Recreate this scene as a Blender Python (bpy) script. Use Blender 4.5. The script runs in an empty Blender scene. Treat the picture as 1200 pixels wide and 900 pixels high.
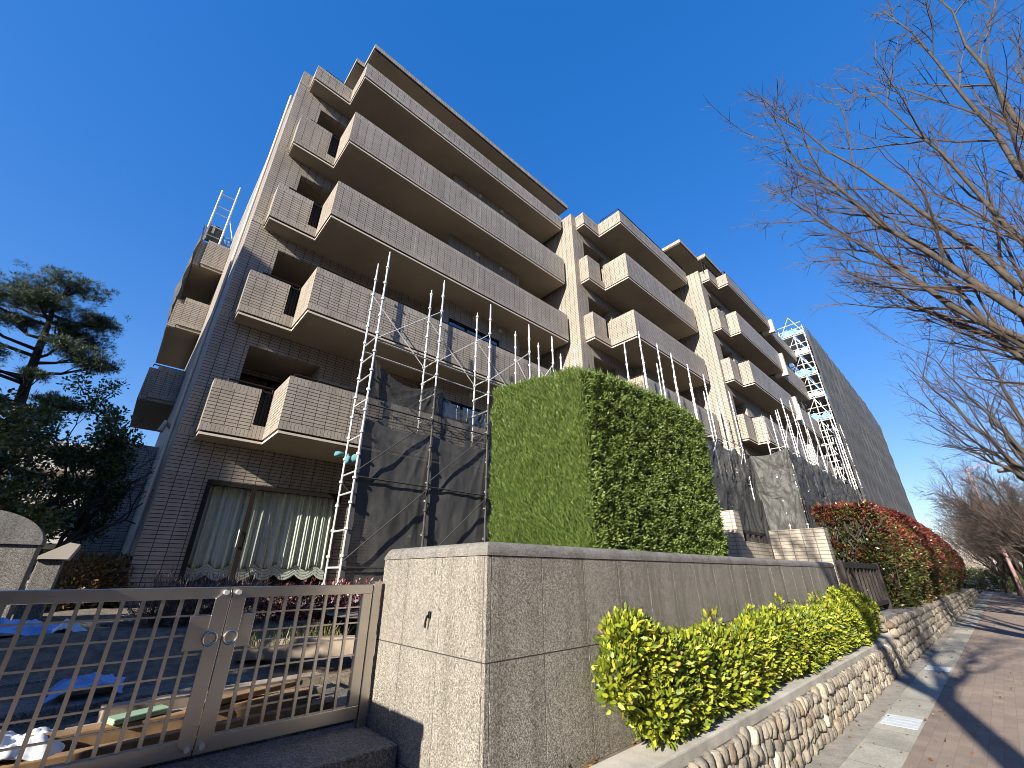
import bpy, bmesh, math, random
import numpy as np
from mathutils import Vector, Matrix, noise
random.seed(7)
RNG = np.random.default_rng(11)
scene = bpy.context.scene
COL = scene.collection
PI = math.pi
R = math.radians

# ---------------------------------------------------------------- camera
# world axes: X runs along the street away from the camera, Y into the property, Z up; camera at the origin,
# 1.5 m above the pavement
PITCH, AZ = R(24.6), R(47.2)
fh = Vector((math.cos(AZ), math.sin(AZ), 0)); rt = Vector((math.sin(AZ), -math.cos(AZ), 0)); zz = Vector((0, 0, 1))
fw = fh * math.cos(PITCH) + zz * math.sin(PITCH); upv = -fh * math.sin(PITCH) + zz * math.cos(PITCH)
cd = bpy.data.cameras.new('camera'); cam = bpy.data.objects.new('camera', cd); COL.objects.link(cam)
cd.sensor_width = 36; cd.sensor_fit = 'HORIZONTAL'; cd.lens = 36 * 485 / 1200; cd.clip_start = 0.05; cd.clip_end = 5000
cam.matrix_world = Matrix(((rt.x, upv.x, -fw.x, 0), (rt.y, upv.y, -fw.y, 0), (rt.z, upv.z, -fw.z, 0), (0, 0, 0, 1)))
scene.camera = cam

# ---------------------------------------------------------------- light
SUN = Vector((-1, -0.26, 0.46)).normalized()
w = bpy.data.worlds.new('World'); scene.world = w; w.use_nodes = True
nt = w.node_tree; nt.nodes.clear()
sky = nt.nodes.new('ShaderNodeTexSky'); sky.sky_type = 'NISHITA'; sky.sun_disc = False
sky.sun_elevation = math.asin(SUN.z); sky.sun_rotation = math.atan2(SUN.x, SUN.y)
sky.altitude = 0; sky.air_density = 1.0; sky.dust_density = 0.2; sky.ozone_density = 4.0
bg = nt.nodes.new('ShaderNodeBackground'); bg.inputs[1].default_value = 0.15
wo = nt.nodes.new('ShaderNodeOutputWorld')
hs = nt.nodes.new('ShaderNodeHueSaturation'); hs.inputs['Saturation'].default_value = 1.17; hs.inputs['Hue'].default_value = 0.524
gm = nt.nodes.new('ShaderNodeGamma'); gm.inputs[1].default_value = 0.5
h2 = nt.nodes.new('ShaderNodeHueSaturation'); h2.inputs['Saturation'].default_value = 1.46
nt.links.new(sky.outputs[0], hs.inputs['Color']); nt.links.new(hs.outputs[0], gm.inputs[0]); nt.links.new(gm.outputs[0], h2.inputs['Color']); nt.links.new(h2.outputs[0], bg.inputs[0]); nt.links.new(bg.outputs[0], wo.inputs[0])
sd = bpy.data.lights.new('sun', 'SUN'); sd.energy = 4.1; sd.angle = R(0.5); sd.color = (1.0, 0.92, 0.79)
so = bpy.data.objects.new('sun', sd); COL.objects.link(so); so.rotation_euler = (-SUN).to_track_quat('-Z', 'Y').to_euler()
so.location = SUN * 80
scene.view_settings.view_transform = 'Standard'; scene.view_settings.look = 'None'
scene.view_settings.exposure = 1.6; scene.view_settings.gamma = 1.0; scene.view_settings.use_curve_mapping = False
scene.cycles.use_denoising = True; scene.cycles.denoising_prefilter = 'ACCURATE'; scene.cycles.filter_width = 0.9
scene.cycles.max_bounces = 8; scene.cycles.transparent_max_bounces = 24

# ---------------------------------------------------------------- materials
def mat_base(name, rough=0.8, metal=0.0, spec=0.5):
    m = bpy.data.materials.new(name); m.use_nodes = True; t = m.node_tree
    b = t.nodes['Principled BSDF']; b.inputs['Roughness'].default_value = rough; b.inputs['Metallic'].default_value = metal
    b.inputs['Specular IOR Level'].default_value = spec
    return m, t, b
def N(t, kind, **kw):
    n = t.nodes.new(kind)
    for k, v in kw.items():
        if hasattr(n, k): setattr(n, k, v)
    return n
def ramp(t, fac, stops):
    r = N(t, 'ShaderNodeValToRGB'); e = r.color_ramp.elements
    while len(e) < len(stops): e.new(0.5)
    for x, (p, c) in zip(e, stops): x.position = p; x.color = (*c, 1)
    t.links.new(fac, r.inputs[0]); return r.outputs[0]
def coords(t): return N(t, 'ShaderNodeTexCoord').outputs['Object']
def noise_tex(t, scale, detail=4, rough=0.6, vec=None):
    n = N(t, 'ShaderNodeTexNoise'); n.inputs['Scale'].default_value = scale; n.inputs['Detail'].default_value = detail
    n.inputs['Roughness'].default_value = rough
    t.links.new(vec if vec is not None else coords(t), n.inputs['Vector']); return n.outputs['Fac']
def mixc(t, fac, a, b, mode='MIX'):
    m = N(t, 'ShaderNodeMix', data_type='RGBA', blend_type=mode)
    for s, v in ((0, fac), (6, a), (7, b)):
        if hasattr(v, 'is_output'): t.links.new(v, m.inputs[s])
        elif s == 0: m.inputs[0].default_value = v
        else: m.inputs[s].default_value = (*v, 1)
    return m.outputs[2]
def bump(t, b, h, dist, strength=1.0):
    n = N(t, 'ShaderNodeBump'); n.inputs['Distance'].default_value = dist; n.inputs['Strength'].default_value = strength
    t.links.new(h, n.inputs['Height']); t.links.new(n.outputs[0], b.inputs['Normal'])

def m_plain(name, col, rough=0.8, var=0.12, scale=3.0, metal=0.0, bmp=0.0, spec=0.5, bscale=40):
    m, t, b = mat_base(name, rough, metal, spec)
    lo = tuple(c * (1 - var) for c in col); hi = tuple(min(1, c * (1 + var)) for c in col)
    f = noise_tex(t, scale, 6); t.links.new(ramp(t, f, [(0.3, lo), (0.7, hi)]), b.inputs['Base Color'])
    if bmp: bump(t, b, noise_tex(t, bscale, 5), bmp)
    return m

def wall_uv(t):
    """(u, v, 0): u runs along the wall whatever way it faces, v is the height"""
    tc = N(t, 'ShaderNodeTexCoord'); sp = N(t, 'ShaderNodeSeparateXYZ'); t.links.new(tc.outputs['Object'], sp.inputs[0])
    ge = N(t, 'ShaderNodeNewGeometry'); sn = N(t, 'ShaderNodeSeparateXYZ'); t.links.new(ge.outputs['True Normal'], sn.inputs[0])
    ab = N(t, 'ShaderNodeMath', operation='ABSOLUTE'); t.links.new(sn.outputs['X'], ab.inputs[0])
    gt = N(t, 'ShaderNodeMath', operation='GREATER_THAN'); gt.inputs[1].default_value = 0.5; t.links.new(ab.outputs[0], gt.inputs[0])
    mx = N(t, 'ShaderNodeMix', data_type='FLOAT'); t.links.new(gt.outputs[0], mx.inputs[0])
    t.links.new(sp.outputs['X'], mx.inputs[2]); t.links.new(sp.outputs['Y'], mx.inputs[3])
    cb = N(t, 'ShaderNodeCombineXYZ'); t.links.new(mx.outputs[0], cb.inputs[0]); t.links.new(sp.outputs['Z'], cb.inputs[1])
    return cb.outputs[0], tc.outputs['Object']

def m_tile(name, c1, c2, bw, bh, mortar=(0.045, 0.042, 0.04), msize=0.007, rough=0.55, offset=0.0, stain=0.25):
    m, t, b = mat_base(name, rough)
    uv, ob = wall_uv(t)
    br = N(t, 'ShaderNodeTexBrick'); br.offset = offset; br.squash = 1.0
    br.inputs['Scale'].default_value = 1; br.inputs['Brick Width'].default_value = bw; br.inputs['Row Height'].default_value = bh
    br.inputs['Mortar Size'].default_value = msize; br.inputs['Mortar Smooth'].default_value = 0.15
    br.inputs['Color1'].default_value = (*c1, 1); br.inputs['Color2'].default_value = (*c2, 1); br.inputs['Mortar'].default_value = (*mortar, 1)
    t.links.new(uv, br.inputs['Vector'])
    st = ramp(t, noise_tex(t, 0.7, 6, 0.7, ob), [(0.3, (1 - stain,) * 3), (0.65, (1, 1, 1))])
    mp = N(t, 'ShaderNodeMapping'); mp.inputs['Scale'].default_value = (3.2, 3.2, 0.22); t.links.new(ob, mp.inputs['Vector'])
    run = ramp(t, noise_tex(t, 1.0, 6, 0.7, mp.outputs[0]), [(0.34, (0.82, 0.80, 0.77)), (0.56, (1, 1, 1))])
    t.links.new(mixc(t, 1.0, mixc(t, 1.0, br.outputs['Color'], st, 'MULTIPLY'), run, 'MULTIPLY'), b.inputs['Base Color'])
    inv = N(t, 'ShaderNodeMath', operation='SUBTRACT'); inv.inputs[0].default_value = 1; t.links.new(br.outputs['Fac'], inv.inputs[1])
    bump(t, b, inv.outputs[0], 0.008, 0.9)
    return m

def m_granite(name, dark, mid, light, scale=150):
    m, t, b = mat_base(name, 0.6)
    ob = coords(t)
    vo = N(t, 'ShaderNodeTexVoronoi'); vo.inputs['Scale'].default_value = scale; t.links.new(ob, vo.inputs['Vector'])
    sp = N(t, 'ShaderNodeSeparateColor'); t.links.new(vo.outputs['Color'], sp.inputs[0])
    c = ramp(t, sp.outputs[0], [(0.0, dark), (0.22, dark), (0.36, mid), (0.66, mid), (0.8, light), (1.0, light)])
    big = ramp(t, noise_tex(t, 2.2, 6, 0.7, ob), [(0.3, (0.84, 0.83, 0.82)), (0.7, (1.08, 1.07, 1.04))])
    mp = N(t, 'ShaderNodeMapping'); mp.inputs['Scale'].default_value = (9, 9, 0.5); t.links.new(ob, mp.inputs['Vector'])
    streak = ramp(t, noise_tex(t, 1.0, 5, 0.65, mp.outputs[0]), [(0.33, (0.66, 0.65, 0.62)), (0.55, (1, 1, 1))])
    # soil splashed up at the foot of the wall
    sz = N(t, 'ShaderNodeSeparateXYZ'); t.links.new(ob, sz.inputs[0]); md = N(t, 'ShaderNodeMath', operation='MULTIPLY_ADD'); md.inputs[1].default_value = 0.5
    t.links.new(noise_tex(t, 3.5, 6, 0.7, ob), md.inputs[0]); t.links.new(sz.outputs['Z'], md.inputs[2])
    dirt = ramp(t, md.outputs[0], [(0.0, (0.62, 0.56, 0.48)), (0.02, (1, 1, 1))]) if False else None
    t.links.new(mixc(t, 1.0, mixc(t, 1.0, c, big, 'MULTIPLY'), streak, 'MULTIPLY'), b.inputs['Base Color'])
    bump(t, b, noise_tex(t, 160, 3, 0.7, ob), 0.006, 0.8)
    return m

def m_leaf(name, stops, rough=0.45, trans=0.3, zgrad=None):
    m, t, b = mat_base(name, rough)
    ge = N(t, 'ShaderNodeNewGeometry')
    c = ramp(t, ge.outputs['Random Per Island'], stops)
    t.links.new(c, b.inputs['Base Color'])
    tr = N(t, 'ShaderNodeBsdfTranslucent'); t.links.new(c, tr.inputs[0])
    mx = N(t, 'ShaderNodeMixShader'); mx.inputs[0].default_value = trans
    out = t.nodes['Material Output']
    t.links.new(b.outputs[0], mx.inputs[1]); t.links.new(tr.outputs[0], mx.inputs[2]); t.links.new(mx.outputs[0], out.inputs[0])
    return m

def m_mesh(name, col, opacity, scale=0.0, rough=0.6, wear=0.1):
    """woven site netting: part of the light goes through the weave"""
    m, t, b = mat_base(name, rough, 0, 0.4)
    f = noise_tex(t, 1.3, 6, 0.65)
    t.links.new(ramp(t, f, [(0.3, tuple(c * 0.75 for c in col)), (0.7, tuple(c * 1.3 for c in col))]), b.inputs['Base Color'])
    tr = N(t, 'ShaderNodeBsdfTransparent'); mx = N(t, 'ShaderNodeMixShader')
    o = ramp(t, noise_tex(t, 2.0, 4), [(0.3, (max(0, opacity - wear),) * 3), (0.7, (min(1, opacity + wear),) * 3)])
    t.links.new(o, mx.inputs[0])
    out = t.nodes['Material Output']
    t.links.new(tr.outputs[0], mx.inputs[1]); t.links.new(b.outputs[0], mx.inputs[2]); t.links.new(mx.outputs[0], out.inputs[0])
    return m

def m_glass(name, tint=(0.95, 0.96, 0.93), refl=0.12):
    m = bpy.data.materials.new(name); m.use_nodes = True; t = m.node_tree; t.nodes.clear()
    tr = N(t, 'ShaderNodeBsdfTransparent'); tr.inputs[0].default_value = (*tint, 1)
    gl = N(t, 'ShaderNodeBsdfGlossy'); gl.inputs['Roughness'].default_value = 0.02
    lw = N(t, 'ShaderNodeFresnel'); lw.inputs[0].default_value = 1.45
    ad = N(t, 'ShaderNodeMath', operation='ADD'); ad.inputs[1].default_value = refl; ad.use_clamp = True
    ge = N(t, 'ShaderNodeNewGeometry'); fr_ = N(t, 'ShaderNodeMath', operation='SUBTRACT'); fr_.inputs[0].default_value = 1; t.links.new(ge.outputs['Backfacing'], fr_.inputs[1])
    fm = N(t, 'ShaderNodeMath', operation='MULTIPLY'); t.links.new(fr_.outputs[0], fm.inputs[0]); t.links.new(ad.outputs[0], fm.inputs[1])
    t.links.new(lw.outputs[0], ad.inputs[0])
    # faint ripples of float glass
    tc = coords(t); bp = N(t, 'ShaderNodeBump'); bp.inputs['Distance'].default_value = 0.004
    t.links.new(noise_tex(t, 2.5, 2, 0.5, tc), bp.inputs['Height']); t.links.new(bp.outputs[0], gl.inputs['Normal'])
    mx = N(t, 'ShaderNodeMixShader'); o = N(t, 'ShaderNodeOutputMaterial')
    t.links.new(fm.outputs[0], mx.inputs[0]); t.links.new(tr.outputs[0], mx.inputs[1]); t.links.new(gl.outputs[0], mx.inputs[2])
    t.links.new(mx.outputs[0], o.inputs[0]); return m

def m_steel(name, col=(0.60, 0.56, 0.52), rough=0.30):
    m, t, b = mat_base(name, rough, 1.0)
    mp = N(t, 'ShaderNodeMapping'); mp.inputs['Scale'].default_value = (2, 2, 160); t.links.new(coords(t), mp.inputs['Vector'])
    f = noise_tex(t, 2.0, 4, 0.6, mp.outputs[0])
    t.links.new(ramp(t, f, [(0.3, (rough - 0.03,) * 3), (0.7, (rough + 0.06,) * 3)]), b.inputs['Roughness'])
    t.links.new(ramp(t, noise_tex(t, 3, 5), [(0.3, tuple(c * 0.85 for c in col)), (0.7, col)]), b.inputs['Base Color'])
    return m

M = {}
M['tile'] = m_tile('taupe_tile', (0.33, 0.287, 0.24), (0.385, 0.336, 0.282), 0.235, 0.0745, mortar=(0.035, 0.032, 0.028), msize=0.0068)
M['soldier'] = m_tile('taupe_soldier_tile', (0.31, 0.275, 0.232), (0.38, 0.335, 0.28), 0.0745, 0.5, mortar=(0.075, 0.068, 0.06), msize=0.005)
M['tile_cream'] = m_tile('cream_tile', (0.50, 0.435, 0.345), (0.56, 0.49, 0.395), 0.235, 0.0745, mortar=(0.25, 0.22, 0.19), msize=0.008)
M['soffit'] = m_plain('brown_soffit_paint', (0.28, 0.235, 0.18), 0.9, 0.12, 0.8)
M['slab'] = m_plain('slab_edge_paint', (0.50, 0.44, 0.37), 0.85, 0.08, 2)
M['groove'] = m_plain('dark_drip_groove', (0.03, 0.028, 0.026), 0.8)
M['darkmetal'] = m_plain('dark_bronze_metal', (0.014, 0.012, 0.011), 0.6, 0.2, 8, spec=0.2)
M['brownmetal'] = m_plain('brown_metal', (0.022, 0.014, 0.012), 0.5, 0.2, 8)
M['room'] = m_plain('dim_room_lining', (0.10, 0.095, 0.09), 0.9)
M['glass'] = m_glass('window_glass', refl=0.0)
M['bandglass'] = m_glass('blue_band_glass', (0.35, 0.42, 0.5), 0.25)
M['curtain'] = m_plain('pale_lace_curtain', (0.62, 0.66, 0.63), 0.9, 0.05, 6)
M['granite'] = m_granite('speckled_granite', (0.095, 0.087, 0.077), (0.225, 0.208, 0.183), (0.40, 0.375, 0.332), 185)
M['granite_cap'] = m_granite('granite_coping', (0.10, 0.097, 0.09), (0.19, 0.18, 0.168), (0.29, 0.275, 0.255), 190)
M['granite_dark'] = m_granite('granite_paving', (0.05, 0.05, 0.05), (0.12, 0.12, 0.12), (0.21, 0.21, 0.205), 140)
M['joint'] = m_plain('dark_joint', (0.04, 0.038, 0.036), 0.9)
M['concrete'] = m_plain('weathered_concrete', (0.36, 0.34, 0.30), 0.9, 0.3, 3.5, bmp=0.004, bscale=70)
M['mortar'] = m_plain('wall_mortar', (0.24, 0.22, 0.19), 0.95, 0.25, 6, bmp=0.01, bscale=50)
M['steel'] = m_steel('brushed_stainless_steel')
M['bolt'] = m_plain('pale_bolt', (0.7, 0.7, 0.68), 0.35, 0.05, metal=0.6)
M['galv'] = m_plain('galvanised_steel', (0.54, 0.54, 0.535), 0.45, 0.3, 5, metal=0.4)
M['galvshade'] = m_plain('shaded_scaffold_steel', (0.045, 0.044, 0.043), 0.6, 0.2, 9, metal=0.2)  # dark copy of galv: shade behind the netting painted into the tube colour
M['galvdark'] = m_plain('scaffold_plank_steel', (0.30, 0.30, 0.30), 0.55, 0.2, 6, metal=0.4)
M['net'] = m_mesh('black_site_netting', (0.058, 0.058, 0.056), 0.93, wear=0.02, rough=0.6)
M['netthin'] = m_mesh('thin_black_site_netting', (0.045, 0.045, 0.043), 0.66, wear=0.06, rough=0.6)
M['cover'] = m_mesh('grey_site_cover', (0.085, 0.083, 0.08), 0.96, wear=0.02, rough=0.85)
M['bark'] = m_plain('grey_brown_bark', (0.055, 0.044, 0.036), 0.9, 0.45, 7, bmp=0.01, bscale=25)
M['twig'] = m_plain('twig_bark', (0.062, 0.045, 0.038), 0.85, 0.3, 5)
M['pinebark'] = m_plain('pine_bark', (0.028, 0.022, 0.018), 0.95, 0.4, 9, bmp=0.02, bscale=15)
M['soil'] = m_plain('sandy_soil', (0.15, 0.12, 0.088), 1.0, 0.45, 12, bmp=0.02, bscale=60)
M['asphalt'] = m_plain('asphalt', (0.05, 0.05, 0.052), 0.95, 0.25, 20, bmp=0.004, bscale=200)
M['wood'] = m_plain('weathered_timber', (0.23, 0.185, 0.14), 0.9, 0.45, 6)
M['oldwood'] = m_plain('brown_rotten_timber', (0.20, 0.12, 0.06), 0.9, 0.4, 8)
M['blue'] = m_plain('blue_plastic', (0.06, 0.19, 0.46), 0.5, 0.3, 4)
M['bluepale'] = m_plain('faded_blue_sheet', (0.16, 0.33, 0.55), 0.6, 0.35, 6)
M['bluebag'] = m_plain('light_blue_bag', (0.20, 0.38, 0.70), 0.5, 0.35, 5)
M['white'] = m_plain('white_plastic', (0.7, 0.72, 0.74), 0.5, 0.1, 4)
M['green'] = m_plain('green_paint', (0.22, 0.33, 0.22), 0.6, 0.1, 4)
M['cream'] = m_plain('cream_render', (0.62, 0.56, 0.47), 0.9, 0.08, 1)
M['paleconcrete'] = m_plain('pale_precast', (0.6, 0.6, 0.56), 0.9, 0.1, 1)
M['redpaint'] = m_plain('faded_red_post', (0.42, 0.26, 0.24), 0.6, 0.1, 3)
M['cloth'] = m_plain('teal_cloth', (0.08, 0.22, 0.25), 0.9, 0.2, 8)
M['lampgrey'] = m_plain('lamp_grey', (0.10, 0.10, 0.105), 0.5, 0.1, 4)
M['whiteblock'] = m_plain('white_block_tile', (0.46, 0.50, 0.52), 0.7, 0.15, 9)

# pavement of reddish brown blocks
def m_pavement():
    m, t, b = mat_base('brown_block_paving', 0.85)
    ob = coords(t)
    br = N(t, 'ShaderNodeTexBrick'); br.offset = 0.5; br.inputs['Scale'].default_value = 1
    br.inputs['Brick Width'].default_value = 0.2; br.inputs['Row Height'].default_value = 0.1
    br.inputs['Mortar Size'].default_value = 0.003; br.inputs['Mortar Smooth'].default_value = 0.3
    br.inputs['Color1'].default_value = (0.228, 0.178, 0.140, 1); br.inputs['Color2'].default_value = (0.278, 0.219, 0.174, 1)
    br.inputs['Mortar'].default_value = (0.19, 0.15, 0.12, 1); t.links.new(ob, br.inputs['Vector'])
    st = ramp(t, noise_tex(t, 1.1, 7, 0.75, ob), [(0.32, (0.72, 0.72, 0.74)), (0.66, (1.1, 1.08, 1.06))])
    gr = ramp(t, noise_tex(t, 120, 3, 0.7, ob), [(0.35, (0.8,) * 3), (0.65, (1.15,) * 3)])
    t.links.new(mixc(t, 1.0, mixc(t, 1.0, br.outputs['Color'], st, 'MULTIPLY'), gr, 'MULTIPLY'), b.inputs['Base Color'])
    bump(t, b, noise_tex(t, 150, 3, 0.7, ob), 0.003)
    return m
M['paving'] = m_pavement()
def m_slabs():
    m, t, b = mat_base('grey_kerb_slabs', 0.9)
    ob = coords(t)
    br = N(t, 'ShaderNodeTexBrick'); br.offset = 0.0; br.inputs['Scale'].default_value = 1
    br.inputs['Brick Width'].default_value = 0.6; br.inputs['Row Height'].default_value = 5
    br.inputs['Mortar Size'].default_value = 0.005; br.inputs['Color1'].default_value = (0.31, 0.30, 0.26, 1)
    br.inputs['Color2'].default_value = (0.42, 0.40, 0.345, 1); br.inputs['Mortar'].default_value = (0.2, 0.18, 0.16, 1)
    t.links.new(ob, br.inputs['Vector'])
    st = ramp(t, noise_tex(t, 2.5, 7, 0.75, ob), [(0.3, (0.65, 0.65, 0.64)), (0.68, (1.1, 1.1, 1.08))])
    sp = ramp(t, noise_tex(t, 90, 3, 0.8, ob), [(0.35, (0.75,) * 3), (0.65, (1.15,) * 3)])
    t.links.new(mixc(t, 1.0, mixc(t, 1.0, br.outputs['Color'], st, 'MULTIPLY'), sp, 'MULTIPLY'), b.inputs['Base Color'])
    bump(t, b, noise_tex(t, 130, 3, 0.7, ob), 0.003)
    return m
M['slabs'] = m_slabs()
def m_cobble():
    m, t, b = mat_base('river_cobbles', 0.75)
    ob = coords(t)
    ge = N(t, 'ShaderNodeNewGeometry')
    c = ramp(t, ge.outputs['Random Per Island'], [(0.0, (0.17, 0.155, 0.135)), (0.3, (0.30, 0.27, 0.215)), (0.55, (0.21, 0.19, 0.17)), (0.72, (0.36, 0.33, 0.27)), (0.86, (0.20, 0.14, 0.095)), (1.0, (0.50, 0.475, 0.42))])
    v = ramp(t, noise_tex(t, 24, 8, 0.8, ob), [(0.3, (0.45, 0.43, 0.41)), (0.5, (0.9, 0.88, 0.85)), (0.7, (1.3, 1.27, 1.2))])
    t.links.new(mixc(t, 1.0, c, v, 'MULTIPLY'), b.inputs['Base Color'])
    bump(t, b, noise_tex(t, 45, 7, 0.75, ob), 0.016)
    return m
M['cobble'] = m_cobble()

M['hedge'] = m_leaf('conifer_hedge_leaf', [(0, (0.05, 0.085, 0.015)), (0.5, (0.10, 0.155, 0.026)), (0.85, (0.16, 0.22, 0.04)), (0.97, (0.19, 0.25, 0.07)), (1, (0.14, 0.09, 0.04))], 0.5, 0.25)
M['hedgefresh'] = m_leaf('fresh_conifer_spray', [(0, (0.07, 0.12, 0.022)), (0.5, (0.10, 0.155, 0.032)), (0.9, (0.15, 0.21, 0.05)), (0.97, (0.22, 0.27, 0.08)), (1, (0.17, 0.10, 0.05))], 0.5, 0.25)
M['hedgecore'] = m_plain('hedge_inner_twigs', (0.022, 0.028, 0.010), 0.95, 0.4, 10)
M['hedgebrown'] = m_leaf('brown_autumn_leaf', [(0, (0.10, 0.06, 0.02)), (0.6, (0.17, 0.09, 0.03)), (1, (0.22, 0.15, 0.05))], 0.6, 0.2)
M['yellow'] = m_leaf('yellow_green_leaf', [(0, (0.05, 0.09, 0.012)), (0.28, (0.15, 0.21, 0.016)), (0.6, (0.26, 0.30, 0.022)), (0.9, (0.38, 0.39, 0.03)), (0.97, (0.44, 0.38, 0.05)), (1, (0.25, 0.15, 0.06))], 0.5, 0.22)
M['redleaf'] = m_leaf('red_young_leaf', [(0, (0.085, 0.012, 0.012)), (0.5, (0.16, 0.020, 0.020)), (1, (0.27, 0.055, 0.038))], 0.35, 0.25)
M['greenleaf'] = m_leaf('dark_glossy_green_leaf', [(0, (0.018, 0.03, 0.008)), (0.6, (0.045, 0.065, 0.014)), (0.9, (0.11, 0.14, 0.03)), (1, (0.24, 0.22, 0.06))], 0.35, 0.2)
M['rustleaf'] = m_leaf('rusty_leaf', [(0, (0.07, 0.05, 0.02)), (0.6, (0.15, 0.08, 0.035)), (1, (0.25, 0.16, 0.06))], 0.4, 0.25)
M['broad'] = m_leaf('broadleaf_tree_leaf', [(0, (0.03, 0.05, 0.014)), (0.7, (0.08, 0.11, 0.026)), (1, (0.18, 0.19, 0.04))], 0.4, 0.2)
M['needle'] = m_leaf('pine_needle', [(0, (0.012, 0.026, 0.012)), (0.7, (0.03, 0.055, 0.024)), (1, (0.06, 0.085, 0.03))], 0.6, 0.15)
M['pinetopleaf'] = m_leaf('olive_pine_needle', [(0, (0.05, 0.06, 0.02)), (0.6, (0.11, 0.12, 0.035)), (1, (0.18, 0.16, 0.06))], 0.6, 0.2)
M['deadtwig'] = m_leaf('dry_twig', [(0, (0.10, 0.06, 0.05)), (0.6, (0.20, 0.13, 0.11)), (1, (0.32, 0.24, 0.20))], 0.8, 0.1)
M['nandina'] = m_leaf('crimson_shrub_leaf', [(0, (0.09, 0.02, 0.02)), (0.6, (0.24, 0.035, 0.035)), (1, (0.40, 0.22, 0.16))], 0.4, 0.2)
M['grass'] = m_leaf('dry_grass_blade', [(0, (0.10, 0.11, 0.03)), (0.6, (0.24, 0.22, 0.08)), (1, (0.34, 0.28, 0.13))], 0.7, 0.2)

# ---------------------------------------------------------------- mesh helpers
class MB:
    def __init__(s): s.v = []; s.f = []; s.mi = []
    def box(s, x0, x1, y0, y1, z0, z1, mi=0):
        n = len(s.v)
        s.v += [(x0, y0, z0), (x1, y0, z0), (x1, y1, z0), (x0, y1, z0), (x0, y0, z1), (x1, y0, z1), (x1, y1, z1), (x0, y1, z1)]
        s.f += [(n, n+3, n+2, n+1), (n+4, n+5, n+6, n+7), (n, n+1, n+5, n+4), (n+1, n+2, n+6, n+5), (n+2, n+3, n+7, n+6), (n+3, n, n+4, n+7)]
        s.mi += [mi] * 6; return s
    def obox(s, c, ax, ay, az, hx, hy, hz, mi=0):
        c = Vector(c); n = len(s.v)
        for sx, sy, sz in ((-1,-1,-1),(1,-1,-1),(1,1,-1),(-1,1,-1),(-1,-1,1),(1,-1,1),(1,1,1),(-1,1,1)):
            s.v.append(tuple(c + ax*hx*sx + ay*hy*sy + az*hz*sz))
        s.f += [(n, n+3, n+2, n+1), (n+4, n+5, n+6, n+7), (n, n+1, n+5, n+4), (n+1, n+2, n+6, n+5), (n+2, n+3, n+7, n+6), (n+3, n, n+4, n+7)]
        s.mi += [mi] * 6; return s
    def tube(s, pts, rad, n=8, cap=True, mi=0):
        pts = [Vector(p) for p in pts]
        if not hasattr(rad, '__len__'): rad = [rad] * len(pts)
        base = len(s.v); prev = None
        for i, p in enumerate(pts):
            d = (pts[min(i+1, len(pts)-1)] - pts[max(i-1, 0)]).normalized()
            if prev is None:
                a = d.cross(Vector((0, 0, 1))) if abs(d.z) < 0.9 else d.cross(Vector((1, 0, 0)))
            else: a = prev - d * prev.dot(d)
            a.normalize(); prev = a; b = d.cross(a)
            for k in range(n):
                t = 2 * PI * k / n
                q = p + (a * math.cos(t) + b * math.sin(t)) * rad[i]; s.v.append((q.x, q.y, q.z))
        for i in range(len(pts) - 1):
            for k in range(n):
                s.f.append((base + i*n + k, base + i*n + (k+1) % n, base + (i+1)*n + (k+1) % n, base + (i+1)*n + k)); s.mi.append(mi)
        if cap:
            s.f.append(tuple(base + k for k in reversed(range(n)))); s.mi.append(mi)
            s.f.append(tuple(base + (len(pts)-1)*n + k for k in range(n))); s.mi.append(mi)
        return s
    def prism(s, poly, a, b, axis='z', mi=0):
        """poly: 2-D outline; extruded from a to b along axis"""
        n = len(s.v); k = len(poly)
        def P(u, v, wv):
            return (u, v, wv) if axis == 'z' else ((u, wv, v) if axis == 'y' else (wv, u, v))
        for wv in (a, b): s.v += [P(u, v, wv) for u, v in poly]
        s.f += [tuple(n + i for i in range(k)), tuple(n + k + i for i in reversed(range(k)))]
        s.f += [(n + i, n + k + i, n + k + (i+1) % k, n + (i+1) % k) for i in range(k)]
        s.mi += [mi] * (k + 2); return s
    def grid(s, fn, nu, nv, mi=0):
        n = len(s.v)
        for j in range(nv + 1):
            for i in range(nu + 1): s.v.append(tuple(fn(i / nu, j / nv)))
        for j in range(nv):
            for i in range(nu):
                a = n + j * (nu + 1) + i; s.f.append((a, a + 1, a + nu + 2, a + nu + 1)); s.mi.append(mi)
        return s
    def build(s, name, mats, parent=None, smooth=False, bevel=0.0, solid=0.0, fix=False):
        me = bpy.data.meshes.new(name); me.from_pydata(s.v, [], s.f)
        if not isinstance(mats, (list, tuple)): mats = [mats]
        for m in mats: me.materials.append(m)
        me.polygons.foreach_set('material_index', s.mi)
        if fix:
            bm = bmesh.new(); bm.from_mesh(me); bmesh.ops.recalc_face_normals(bm, faces=bm.faces); bm.to_mesh(me); bm.free()
        if smooth: me.polygons.foreach_set('use_smooth', [True] * len(me.polygons))
        me.update()
        o = bpy.data.objects.new(name, me); COL.objects.link(o)
        if parent: o.parent = parent
        if solid:
            md = o.modifiers.new('thick', 'SOLIDIFY'); md.thickness = solid
        if bevel:
            md = o.modifiers.new('edge', 'BEVEL'); md.width = bevel; md.segments = 2; md.limit_method = 'ANGLE'
        return o
def tag(o, label=None, cat=None, group=None, kind=None):
    if label: o['label'] = label
    if cat: o['category'] = cat
    if group: o['group'] = group
    if kind: o['kind'] = kind
    return o
def thing(name, label, cat, loc=(0, 0, 0), group=None, rz=0):
    o = bpy.data.objects.new(name, None); COL.objects.link(o); o.empty_display_size = 0.2
    o.location = loc; o.rotation_euler = (0, 0, rz); return tag(o, label, cat, group)
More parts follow.
